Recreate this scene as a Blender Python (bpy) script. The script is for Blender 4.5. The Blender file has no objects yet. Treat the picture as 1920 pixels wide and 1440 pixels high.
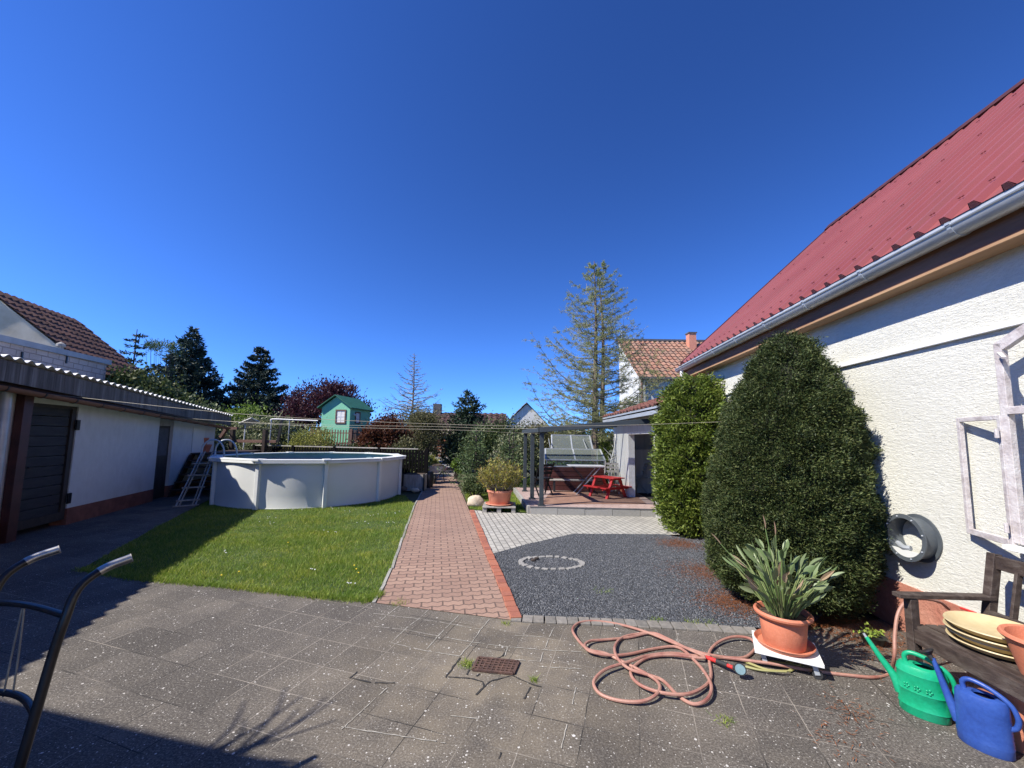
import bpy, math, random
import numpy as np
from mathutils import Vector, Matrix
random.seed(7); rng = np.random.default_rng(7)
S = bpy.context.scene
COL = S.collection
# ------------------------------------------------------------------ camera
FPX, PX, PY, EYE = 740.0, 960.0, 750.0, 1.6          # focal length and principal point in 1920 px, eye height
_D = FPX*FPX/72.0
def _n(v): v = np.array(v, float); return v/np.linalg.norm(v)
_Z = _n([.015*_D/FPX, _D/FPX, 1.0]); _F = np.array([0, 0, 1.0]); _Y = _n(_F-_F.dot(_Z)*_Z); _X = np.cross(_Y, _Z)
if _X[0] < 0: _X = -_X
RM = np.array([_X, _Y, _Z]); C0 = np.array([0, 0, EYE])
def ray(px, py): return RM @ np.array([(px-PX)/FPX, (PY-py)/FPX, 1.0])
def G(px, py, z=0.0):                                 # point of a level surface seen at a pixel of the photograph
    d = ray(px, py); return C0 + d*((z-EYE)/d[2])
def V(px, py, a, b):                                  # same on the vertical plane through a and b
    a = np.array(a[:2]); b = np.array(b[:2]); nn = np.array([-(b-a)[1], (b-a)[0]])
    d = ray(px, py); return C0 + d*(nn.dot(a-C0[:2])/nn.dot(d[:2]))
def A(px, py, y): d = ray(px, py); return C0 + d*(y/d[1])   # same at a distance
cam = bpy.data.cameras.new('camera'); co = bpy.data.objects.new('camera', cam); COL.objects.link(co)
right, up, fwd = RM @ np.array([1, 0, 0.]), RM @ np.array([0, 1, 0.]), RM @ np.array([0, 0, 1.])
m = Matrix(((right[0], up[0], -fwd[0], 0), (right[1], up[1], -fwd[1], 0), (right[2], up[2], -fwd[2], EYE), (0, 0, 0, 1)))
co.matrix_world = m
cam.sensor_width = 36; cam.lens = 36*FPX/1920; cam.shift_y = (PY-720)/1920; cam.clip_start = .05; cam.clip_end = 2000
S.camera = co
# ------------------------------------------------------------------ light
SUN_AZ, SUN_EL = 246.0, 47.0                          # compass bearing of the sun seen from here (from +Y clockwise)
W = bpy.data.worlds.new('World'); S.world = W; W.use_nodes = True
nt = W.node_tree; nt.nodes.clear()
tc = nt.nodes.new('ShaderNodeTexCoord'); vm = nt.nodes.new('ShaderNodeMapping'); vm.inputs['Scale'].default_value = (1, 1, .95); vm.inputs['Location'].default_value = (0, 0, .07)
sky = nt.nodes.new('ShaderNodeTexSky'); nt.links.new(tc.outputs['Generated'], vm.inputs[0]); nt.links.new(vm.outputs[0], sky.inputs[0]); sky.sky_type = 'NISHITA'; sky.sun_disc = False
sky.sun_elevation = math.radians(SUN_EL); sky.sun_rotation = math.radians(SUN_AZ)
sky.altitude = 1000; sky.air_density = 1.0; sky.dust_density = 0.0; sky.ozone_density = 4.5
hs = nt.nodes.new('ShaderNodeHueSaturation'); hs.inputs['Saturation'].default_value = 1.0; hs.inputs['Value'].default_value = 1.0
bg = nt.nodes.new('ShaderNodeBackground'); bg.inputs[1].default_value = .053
ow = nt.nodes.new('ShaderNodeOutputWorld')
tint = nt.nodes.new('ShaderNodeMix'); tint.data_type = 'RGBA'; tint.blend_type = 'MULTIPLY'; tint.inputs[0].default_value = 1; tint.inputs[7].default_value = (.80, .96, 1.15, 1)
nt.links.new(sky.outputs[0], tint.inputs[6]); nt.links.new(tint.outputs[2], hs.inputs['Color']); gm = nt.nodes.new('ShaderNodeGamma'); gm.inputs[1].default_value = 1.52; nt.links.new(hs.outputs[0], gm.inputs[0]); nt.links.new(gm.outputs[0], bg.inputs[0]); nt.links.new(bg.outputs[0], ow.inputs[0])
sl = bpy.data.lights.new('sun', 'SUN'); sl.energy = 5.0; sl.angle = math.radians(.53); sl.color = (1, .94, .85)
so = bpy.data.objects.new('sun', sl); COL.objects.link(so)
_a, _e = math.radians(SUN_AZ), math.radians(SUN_EL)
TOSUN = Vector((math.sin(_a)*math.cos(_e), math.cos(_a)*math.cos(_e), math.sin(_e)))
so.rotation_euler = TOSUN.to_track_quat('Z', 'Y').to_euler(); so.location = (-20, -8, 25)
S.view_settings.view_transform = 'Standard'; S.view_settings.look = 'None'; S.view_settings.exposure = .72; S.view_settings.gamma = 1
S.render.resolution_x = 1024; S.render.resolution_y = 768
S.cycles.max_bounces = 6; S.cycles.transparent_max_bounces = 12
# ------------------------------------------------------------------ mesh helpers
OFF = {}
class MB:
    def __init__(s): s.v = []; s.f = []; s.n = 0
    def raw(s, V_, F_):
        V_ = np.asarray(V_, float).reshape(-1, 3)
        F_ = [tuple(int(i)+s.n for i in f) for f in F_] if not isinstance(F_, np.ndarray) else F_+s.n
        s.v.append(V_); s.f.append(F_); s.n += len(V_); return s
    def box(s, c, d, rz=0.0, M=None):
        x, y, z = [q/2 for q in d]
        P = np.array([[-x,-y,-z],[x,-y,-z],[x,y,-z],[-x,y,-z],[-x,-y,z],[x,-y,z],[x,y,z],[-x,y,z]])
        if rz: cc, ss = math.cos(rz), math.sin(rz); P = P @ np.array([[cc,-ss,0],[ss,cc,0],[0,0,1]]).T
        if M is not None: P = P @ np.array(M).T
        return s.raw(P+np.array(c), [(0,3,2,1),(4,5,6,7),(0,1,5,4),(1,2,6,5),(2,3,7,6),(3,0,4,7)])
    def bar(s, a, b, w, h, up=(0, 0, 1)):             # rectangular bar between two points; w sideways, h along up
        a = np.array(a, float); b = np.array(b, float); d = _n(b-a); u = np.array(up, float); x = np.cross(d, u)
        if np.linalg.norm(x) < 1e-4: x = np.cross(d, (0, 1, 0))
        x = _n(x); u = np.cross(x, d); x = x*w/2; u = u*h/2
        P = [a-x-u, a+x-u, a+x+u, a-x+u, b-x-u, b+x-u, b+x+u, b-x+u]
        return s.raw(P, [(0,1,2,3),(7,6,5,4),(0,4,5,1),(1,5,6,2),(2,6,7,3),(3,7,4,0)])
    def tube(s, pts, r, n=8, cap=True):
        pts = np.array(pts, float); k = len(pts); r = np.broadcast_to(np.array(r, float), (k,))
        T = np.gradient(pts, axis=0); T /= np.maximum(np.linalg.norm(T, axis=1, keepdims=True), 1e-9)
        ref = np.array([0, 0, 1.]) if abs(T[0][2]) < .9 else np.array([1., 0, 0])
        x = np.cross(T[0], ref); x /= np.linalg.norm(x); P = []
        ang = np.arange(n)*2*math.pi/n
        for i in range(k):
            x = x - T[i]*x.dot(T[i]); x /= max(np.linalg.norm(x), 1e-9); y = np.cross(T[i], x)
            P.append(pts[i] + r[i]*(np.cos(ang)[:, None]*x + np.sin(ang)[:, None]*y))
        F_ = [(i*n+j, i*n+(j+1) % n, (i+1)*n+(j+1) % n, (i+1)*n+j) for i in range(k-1) for j in range(n)]
        if cap: F_ += [tuple(range(n-1, -1, -1)), tuple((k-1)*n+j for j in range(n))]
        return s.raw(np.concatenate(P), F_)
    def lathe(s, prof, c, n=24, sx=1, sy=1, rz=0, cap=False):
        P = []; cc, ss = math.cos(rz), math.sin(rz)
        for (r, z) in prof:
            for j in range(n):
                a = 2*math.pi*j/n; x, y = r*sx*math.cos(a), r*sy*math.sin(a)
                P.append((c[0]+x*cc-y*ss, c[1]+x*ss+y*cc, c[2]+z))
        F_ = [(i*n+j, i*n+(j+1) % n, (i+1)*n+(j+1) % n, (i+1)*n+j) for i in range(len(prof)-1) for j in range(n)]
        if cap: F_ += [tuple(range(n-1, -1, -1)), tuple((len(prof)-1)*n+j for j in range(n))]
        return s.raw(P, F_)
    def ext(s, poly, vec):                            # closed prism: outline + extrusion vector
        P = np.array(poly, float); k = len(P); Q = P+np.array(vec, float)
        F_ = [tuple(range(k)), tuple(range(2*k-1, k-1, -1))] + [(i, (i+1) % k, k+(i+1) % k, k+i) for i in range(k)]
        return s.raw(np.concatenate([P, Q]), F_)
    def poly(s, P): return s.raw(P, [tuple(range(len(P)))])
    def ball(s, c, r, n=10, m=6, jit=0):
        r = np.broadcast_to(np.array(r, float), (3,)); P = []
        for i in range(m+1):
            t = math.pi*i/m
            for j in range(n):
                a = 2*math.pi*j/n; q = 1+(random.uniform(-jit, jit) if 0 < i < m else 0)
                P.append((c[0]+r[0]*q*math.sin(t)*math.cos(a), c[1]+r[1]*q*math.sin(t)*math.sin(a), c[2]+r[2]*q*math.cos(t)))
        return s.raw(P, [(i*n+j, (i+1)*n+j, (i+1)*n+(j+1) % n, i*n+(j+1) % n) for i in range(m) for j in range(n)])
    def build(s, name, mat, parent=None, smooth=False, bevel=0, label=None, cat=None, group=None, kind=None, fixn=True):
        Vv = np.concatenate(s.v)
        if parent is None:
            o0 = np.array([(Vv[:, 0].min()+Vv[:, 0].max())/2, (Vv[:, 1].min()+Vv[:, 1].max())/2, Vv[:, 2].min()])
        else: o0 = OFF[parent.name]
        Vv = Vv-o0
        me = bpy.data.meshes.new(name)
        allnp = all(isinstance(f, np.ndarray) for f in s.f)
        if allnp:
            F_ = np.concatenate(s.f); k = F_.shape[1]
            me.vertices.add(len(Vv)); me.vertices.foreach_set('co', Vv.astype(np.float32).ravel())
            me.loops.add(F_.size); me.loops.foreach_set('vertex_index', F_.astype(np.int32).ravel())
            me.polygons.add(len(F_)); me.polygons.foreach_set('loop_start', np.arange(0, F_.size, k, dtype=np.int32))
            me.update(calc_edges=True); me.validate()
        else:
            F_ = []
            for f in s.f: F_ += [tuple(map(int, q)) for q in f]
            me.from_pydata(Vv.tolist(), [], F_); me.update()
            if fixn:
                import bmesh
                bm = bmesh.new(); bm.from_mesh(me); bmesh.ops.recalc_face_normals(bm, faces=bm.faces); bm.to_mesh(me); bm.free()
        me.materials.append(mat)
        if smooth:
            me.polygons.foreach_set('use_smooth', [True]*len(me.polygons))
        o = bpy.data.objects.new(name, me); COL.objects.link(o)
        if parent is None: o.location = o0; OFF[o.name] = o0
        else: o.parent = parent; OFF[o.name] = OFF[parent.name]
        if bevel:
            b = o.modifiers.new('bevel', 'BEVEL'); b.width = bevel; b.segments = 2; b.limit_method = 'ANGLE'; b.angle_limit = .6
            if smooth is False:
                me.polygons.foreach_set('use_smooth', [True]*len(me.polygons)); b.harden_normals = True
        if smooth == 'auto' or (smooth and not allnp):
            try: me.set_sharp_from_angle(angle=math.radians(38))
            except Exception: pass
        tag(o, label, cat, group, kind); return o
def tag(o, label=None, cat=None, group=None, kind=None):
    for k, v in (('label', label), ('category', cat), ('group', group), ('kind', kind)):
        if v: o[k] = v
    return o
def thing(name, label, cat, loc=(0, 0, 0), group=None, rz=None, local=False):
    o = bpy.data.objects.new(name, None); COL.objects.link(o); o.location = tuple(loc); o.empty_display_size = .1
    if rz is not None: o.rotation_euler.z = rz; local = True
    OFF[o.name] = np.zeros(3) if local else np.array(loc, float)
    return tag(o, label, cat, group)
def merge(*obs):                                      # several materials on one mesh
    import bmesh
    a = obs[0]; bm = bmesh.new(); k = 0; mats = []
    for o in obs:
        t = bmesh.new(); t.from_mesh(o.data); d = Vector(OFF[o.name]-OFF[a.name])
        for v in t.verts: v.co += d
        for f in t.faces: f.material_index = k
        tm = bpy.data.meshes.new('t'); t.to_mesh(tm); t.free(); bm.from_mesh(tm); bpy.data.meshes.remove(tm); mats.append(o.data.materials[0]); k += 1
    bm.to_mesh(a.data); bm.free(); a.data.materials.clear()
    for q in mats: a.data.materials.append(q)
    for o in obs[1:]: bpy.data.objects.remove(o)
    return a
def copy_tree(o, parent=None):
    c = o.copy(); COL.objects.link(c); c.parent = parent; OFF[c.name] = OFF[o.name]
    for ch in [q for q in list(COL.objects) if q.parent == o]: copy_tree(ch, c)
    return c
def spline(P, n=6):                                   # Catmull-Rom
    P = np.array(P, float); Q = np.vstack([2*P[0]-P[1], P, 2*P[-1]-P[-2]]); out = []
    for i in range(1, len(Q)-2):
        for t in np.arange(n)/n:
            a, b, c, d = Q[i-1], Q[i], Q[i+1], Q[i+2]
            out.append(.5*((2*b)+(-a+c)*t+(2*a-5*b+4*c-d)*t*t+(-a+3*b-3*c+d)*t**3))
    out.append(P[-1]); return np.array(out)
# ------------------------------------------------------------------ materials
def newmat(name):
    m = bpy.data.materials.new(name); m.use_nodes = True; nt = m.node_tree; return m, nt, nt.nodes['Principled BSDF']
def nd(nt, t, **k):
    n = nt.nodes.new(t)
    for a, b in k.items():
        if a in n.inputs.keys(): n.inputs[a].default_value = b
        else: setattr(n, a, b)
    return n
def ramp(nt, src, stops, interp='LINEAR'):
    r = nt.nodes.new('ShaderNodeValToRGB'); r.color_ramp.interpolation = interp
    while len(r.color_ramp.elements) < len(stops): r.color_ramp.elements.new(.5)
    for e, (p, c) in zip(r.color_ramp.elements, stops): e.position = p; e.color = (*c, 1) if len(c) == 3 else c
    nt.links.new(src, r.inputs[0]); return r.outputs[0]
def mix(nt, fac, a, b, mode='MIX'):
    n = nt.nodes.new('ShaderNodeMix'); n.data_type = 'RGBA'; n.blend_type = mode
    for s_, q in ((n.inputs[0], fac), (n.inputs[6], a), (n.inputs[7], b)):
        if isinstance(q, (int, float)): s_.default_value = q
        elif isinstance(q, tuple): s_.default_value = (*q, 1)
        else: nt.links.new(q, s_)
    return n.outputs[2]
def coords(nt, scale=(1, 1, 1), rz=0, out='Object'):
    t = nt.nodes.new('ShaderNodeTexCoord'); mp = nt.nodes.new('ShaderNodeMapping')
    if out == 'World':
        g = nt.nodes.new('ShaderNodeNewGeometry'); nt.links.new(g.outputs['Position'], mp.inputs[0])
    else: nt.links.new(t.outputs[out], mp.inputs[0])
    mp.inputs['Scale'].default_value = scale; mp.inputs['Rotation'].default_value = (0, 0, rz); return mp.outputs[0]
def noise(nt, vec, scale, detail=4, rough=.55, dist=0):
    n = nd(nt, 'ShaderNodeTexNoise', Scale=scale, Detail=detail, Roughness=rough, Distortion=dist); nt.links.new(vec, n.inputs['Vector']); return n.outputs[0]
def bump(nt, b, h, strength, dist=.01, prev=None):
    n = nd(nt, 'ShaderNodeBump', Strength=strength, Distance=dist); nt.links.new(h, n.inputs['Height'])
    if prev is not None: nt.links.new(prev, n.inputs['Normal'])
    nt.links.new(n.outputs[0], b.inputs['Normal']); return n.outputs[0]
def mat(name, c1, c2=None, scale=6, rough=.6, bs=0, bsc=60, metal=0, stretch=(1, 1, 1), spec=.5, c3=None, fine=0, coat=0, rz=0):
    m, nt, b = newmat(name); b.inputs['Roughness'].default_value = rough; b.inputs['Metallic'].default_value = metal
    b.inputs['Specular IOR Level'].default_value = spec
    if coat: b.inputs['Coat Weight'].default_value = coat
    vec = coords(nt, stretch, rz); c2 = c2 or tuple(min(1, q*1.25) for q in c1)
    f = noise(nt, vec, scale, 6, .6)
    st = [(.3, c1), (.7, c2)] if c3 is None else [(.25, c1), (.5, c2), (.75, c3)]
    c = ramp(nt, f, st)
    if fine:
        f2 = noise(nt, vec, scale*fine, 3, .6); c = mix(nt, .35, c, ramp(nt, f2, [(.3, c1), (.7, c2)]))
    nt.links.new(c, b.inputs['Base Color'])
    if bs: bump(nt, b, noise(nt, vec, bsc, 4, .6), bs, .01)
    return m
def leafmat(name, cols, trans=.25, rough=.55, sat=None):
    m, nt, b = newmat(name); g = nt.nodes.new('ShaderNodeNewGeometry')
    k = len(cols); c = ramp(nt, g.outputs['Random Per Island'], [(i/(max(k-1, 1)), q) for i, q in enumerate(cols)])
    nt.links.new(c, b.inputs['Base Color']); b.inputs['Roughness'].default_value = rough; b.inputs['Specular IOR Level'].default_value = .3
    t = nt.nodes.new('ShaderNodeBsdfTranslucent'); nt.links.new(c, t.inputs[0])
    mx = nt.nodes.new('ShaderNodeMixShader'); mx.inputs[0].default_value = trans
    nt.links.new(b.outputs[0], mx.inputs[1]); nt.links.new(t.outputs[0], mx.inputs[2]); nt.links.new(mx.outputs[0], nt.nodes['Material Output'].inputs[0])
    return m
def islandmat(name, cols, rough=.8, bs=.3, bsc=80, nz=.3):
    m, nt, b = newmat(name); g = nt.nodes.new('ShaderNodeNewGeometry'); k = len(cols)
    c = ramp(nt, g.outputs['Random Per Island'], [(i/(max(k-1, 1)), q) for i, q in enumerate(cols)])
    v = coords(nt); f = noise(nt, v, 30, 5, .65); c = mix(nt, nz, c, ramp(nt, f, [(.35, (.02, .02, .02)), (.7, cols[-1])]))
    nt.links.new(c, b.inputs['Base Color']); b.inputs['Roughness'].default_value = rough
    if bs: bump(nt, b, noise(nt, v, bsc, 4), bs, .008)
    return m
def glassmat(name, tint=(.8, .9, .88), alpha=.35, rough=.1):
    m, nt, b = newmat(name); b.inputs['Base Color'].default_value = (*tint, 1); b.inputs['Roughness'].default_value = rough
    b.inputs['Alpha'].default_value = alpha; return m
M = {}
M['white_plaster'] = mat('white_plaster', (.44, .44, .41), (.60, .61, .58), 1.1, .9, .35, 40, stretch=(1, 1, .5), c3=(.63, .63, .60), fine=9)
M['old_white'] = mat('old_white', (.50, .50, .46), (.68, .67, .62), 3, .8, .3, 30, stretch=(3, 3, .4))
M['cream_plaster'] = mat('cream_plaster', (.42, .36, .26), (.62, .56, .45), 1.2, .9, .4, 8)
M['black'] = mat('black', (.012, .012, .014), (.03, .03, .03), 8, .45)
M['black_metal'] = mat('black_metal', (.01, .01, .012), (.02, .02, .022), 20, .28, metal=.3)
M['chrome'] = mat('chrome', (.25, .24, .22), (.40, .39, .36), 30, .35, metal=.9)
M['zinc'] = mat('zinc', (.36, .39, .41), (.50, .53, .55), 5, .42, metal=.35, stretch=(1, .3, 1))
M['dark_timber'] = mat('dark_timber', (.02, .011, .008), (.045, .026, .02), 6, .7, .4, 60, stretch=(1, .2, 1))
M['bench_wood'] = mat('bench_wood', (.018, .011, .009), (.055, .038, .03), 9, .62, .6, 60, stretch=(3, 1, 3), c3=(.11, .09, .075))
M['light_timber'] = mat('light_timber', (.30, .17, .085), (.46, .29, .16), 8, .75, .3, 60, stretch=(1, .1, 1))
M['fascia'] = mat('fascia', (.13, .055, .03), (.24, .12, .065), 8, .7, .3, 60, stretch=(1, .1, 1))
M['terracotta'] = mat('terracotta', (.44, .135, .07), (.56, .20, .115), 7, .62, .25, 90, fine=6)
M['terracotta_light'] = mat('terracotta_light', (.52, .19, .115), (.62, .27, .17), 6, .62, .25, 90, fine=6)
M['soil'] = mat('soil', (.03, .02, .013), (.08, .055, .035), 20, .95, 1, 60)
M['beige_plastic'] = mat('beige_plastic', (.42, .33, .17), (.56, .46, .27), 5, .45, .05, 30, fine=5)
M['green_plastic'] = mat('green_plastic', (.004, .22, .10), (.006, .34, .165), 7, .38, .1, 60, c3=(.03, .38, .21), fine=8)
M['blue_plastic'] = mat('blue_plastic', (.016, .045, .20), (.026, .075, .31), 7, .4, .1, 60, c3=(.05, .11, .36), fine=8)
M['grey_metal'] = mat('grey_metal', (.026, .035, .042), (.038, .05, .058), 5, .7)
M['red_paint'] = mat('red_paint', (.46, .02, .018), (.56, .035, .03), 8, .55, .2, 60)
M['pool_wall'] = mat('pool_wall', (.58, .59, .56), (.68, .69, .66), .8, .5, .12, 3)
M['pool_rim'] = mat('pool_rim', (.66, .67, .64), (.76, .77, .73), 3, .45)
M['white_paint'] = mat('white_paint', (.62, .62, .60), (.78, .78, .75), 10, .6, .2, 60)
M['stone'] = mat('stone', (.42, .33, .22), (.62, .54, .42), 9, .85, .8, 30)
M['bark'] = mat('bark', (.09, .065, .05), (.22, .17, .13), 12, .9, .8, 40, stretch=(2, 2, .5))
M['bark_dark'] = mat('bark_dark', (.03, .022, .018), (.08, .06, .05), 12, .9, .6, 40)
M['twig'] = mat('twig', (.19, .17, .13), (.32, .29, .22), 12, .9)
M['hose'] = mat('hose', (.25, .075, .058), (.37, .20, .15), 5, .55, .2, 90, c3=(.20, .055, .045))
M['rubber'] = mat('rubber', (.015, .015, .015), (.03, .03, .03), 8, .7)
M['cobble'] = islandmat('cobble', [(.17, .165, .155), (.28, .27, .25), (.38, .37, .34)])
M['edge_brick'] = islandmat('edge_brick', [(.33, .10, .055), (.38, .14, .08), (.24, .08, .055), (.42, .16, .09)], nz=.15)
M['kerb'] = islandmat('kerb', [(.25, .24, .22), (.36, .35, .32), (.30, .29, .26)], nz=.2)
M['sett_row'] = islandmat('sett_row', [(.17, .16, .14), (.27, .25, .22), (.22, .20, .17)], nz=.4)
M['glass'] = glassmat('glass', (.22, .25, .23), .33, .15)
M['pane'] = mat('pane', (.55, .58, .6), (.75, .75, .75), 3, .25)
M['darkness'] = mat('darkness', (.02, .02, .02), (.035, .033, .03), 3, .9)
M['green_roof'] = mat('green_roof', (.012, .10, .06), (.02, .15, .09), 5, .7, .3, 30)
M['mint'] = mat('mint', (.17, .47, .30), (.21, .54, .36), 2, .8, .1, 30)
M['brown_trim'] = mat('brown_trim', (.12, .06, .045), (.2, .11, .08), 6, .7)
M['orange_wood'] = mat('orange_wood', (.30, .10, .045), (.45, .17, .08), 6, .7)
M['slate'] = mat('slate', (.06, .06, .065), (.1, .1, .105), 6, .8)
M['grey_wood'] = mat('grey_wood', (.22, .20, .18), (.4, .38, .34), 8, .85, .4, 40, stretch=(3, 3, .5))
M['maroon'] = mat('maroon', (.045, .012, .01), (.09, .025, .02), 5, .5)

# plaster of the barn: coarse trowelled, catches the raking sun
def barn_mat():
    m, nt, b = newmat('trowelled_plaster'); b.inputs['Roughness'].default_value = .95
    v = coords(nt, (1, 1, 3.4)); f = noise(nt, v, .9, 4); c = ramp(nt, f, [(.3, (.57, .565, .495)), (.7, (.67, .665, .595))])
    f2 = noise(nt, v, 25, 5, .65, .6); c = mix(nt, .25, c, ramp(nt, f2, [(.3, (.42, .42, .36)), (.6, (.72, .72, .65))]))
    nt.links.new(c, b.inputs['Base Color'])
    p = bump(nt, b, noise(nt, v, 20, 6, .62, .9), .62, .022); bump(nt, b, noise(nt, v, 75, 3, .6, .4), .6, .008, p); return m
M['barn_plaster'] = barn_mat()
def plinth_mat():
    m, nt, b = newmat('brick_plinth'); b.inputs['Roughness'].default_value = .9
    v = coords(nt, (1, 1, 1)); f = noise(nt, v, 4, 5); c = ramp(nt, f, [(.3, (.36, .13, .085)), (.7, (.50, .24, .17))])
    nt.links.new(c, b.inputs['Base Color']); bump(nt, b, noise(nt, v, 30, 5, .7), .8, .02); return m
M['plinth'] = plinth_mat()
def brickmat(name, c1, c2, mortar, bw, rh, rz, ms=.008, rough=.85, axis='xy', wav=0, off=.5, blot=None, uneven=.3, mapping=None):
    m, nt, b = newmat(name); b.inputs['Roughness'].default_value = rough
    v = coords(nt, (1, 1, 1), rz) if mapping is None else mapping(nt)
    if wav:
        sp = nt.nodes.new('ShaderNodeSeparateXYZ'); nt.links.new(v, sp.inputs[0])
        pg = nd(nt, 'ShaderNodeMath', operation='PINGPONG'); nt.links.new(sp.outputs[0], pg.inputs[0]); pg.inputs[1].default_value = bw/4
        mu = nd(nt, 'ShaderNodeMath', operation='MULTIPLY_ADD'); nt.links.new(pg.outputs[0], mu.inputs[0]); mu.inputs[1].default_value = wav; nt.links.new(sp.outputs[1], mu.inputs[2])
        cb = nt.nodes.new('ShaderNodeCombineXYZ'); nt.links.new(sp.outputs[0], cb.inputs[0]); nt.links.new(mu.outputs[0], cb.inputs[1]); v2 = cb.outputs[0]
    else: v2 = v
    dn = nd(nt, 'ShaderNodeTexNoise', Scale=9, Detail=2); nt.links.new(v2, dn.inputs['Vector'])
    v3 = mix(nt, .012*uneven, v2, dn.outputs[1], 'ADD')
    br = nt.nodes.new('ShaderNodeTexBrick'); nt.links.new(v3, br.inputs['Vector'])
    br.inputs['Scale'].default_value = 1; br.inputs['Brick Width'].default_value = bw; br.inputs['Row Height'].default_value = rh
    br.inputs['Mortar Size'].default_value = ms; br.inputs['Mortar Smooth'].default_value = .3; br.offset = off
    br.inputs['Color1'].default_value = (*c1, 1); br.inputs['Color2'].default_value = (*c2, 1); br.inputs['Mortar'].default_value = (*mortar, 1)
    f = noise(nt, v, 40, 5, .7); c = mix(nt, .35, br.outputs[0], ramp(nt, f, [(.3, tuple(q*.45 for q in c1)), (.7, tuple(min(1, q*1.5) for q in c2))]))
    fb = noise(nt, v, 1.1, 5, .6); c = mix(nt, ramp(nt, fb, [(.45, (0, 0, 0)), (.75, (.55, .55, .55))]), c, blot or tuple(q*.6 for q in c1))
    nt.links.new(c, b.inputs['Base Color'])
    inv = nd(nt, 'ShaderNodeMath', operation='SUBTRACT'); inv.inputs[0].default_value = 1; nt.links.new(br.outputs[1], inv.inputs[1])
    p = bump(nt, b, inv.outputs[0], .8, .01); bump(nt, b, f, .35, .006, p); return m
PAZ = math.radians(-10.5)                             # bearing of the garden path
def _pathmap(nt, dx=0): return coords(nt, (1, 1, 1), PAZ, 'World')
M['path'] = brickmat('red_path_paving', (.35, .23, .17), (.25, .155, .115), (.045, .035, .03), .2, .105, 0, .0085, wav=.5, blot=(.2, .13, .1), mapping=_pathmap)
def _pm2(nt): return coords(nt, (1, 1, 1), PAZ+math.pi/2, 'World')
M['grey_paving'] = brickmat('grey_paving', (.44, .42, .37), (.32, .31, .275), (.04, .037, .03), .2, .1, 0, .009, blot=(.2, .19, .17), mapping=_pm2)
M['grey_path'] = brickmat('grey_path', (.26, .23, .2), (.34, .30, .27), (.06, .05, .04), .2, .1, 0, .008, mapping=_pathmap)
M['terrace_paving'] = brickmat('terrace_paving', (.34, .24, .21), (.40, .30, .27), (.1, .08, .07), .2, .2, 0, .005, mapping=_pathmap)
M['shed_brick'] = mat('shed_brick', (.15, .055, .035), (.25, .10, .065), 6, .85, .4, 30)

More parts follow.
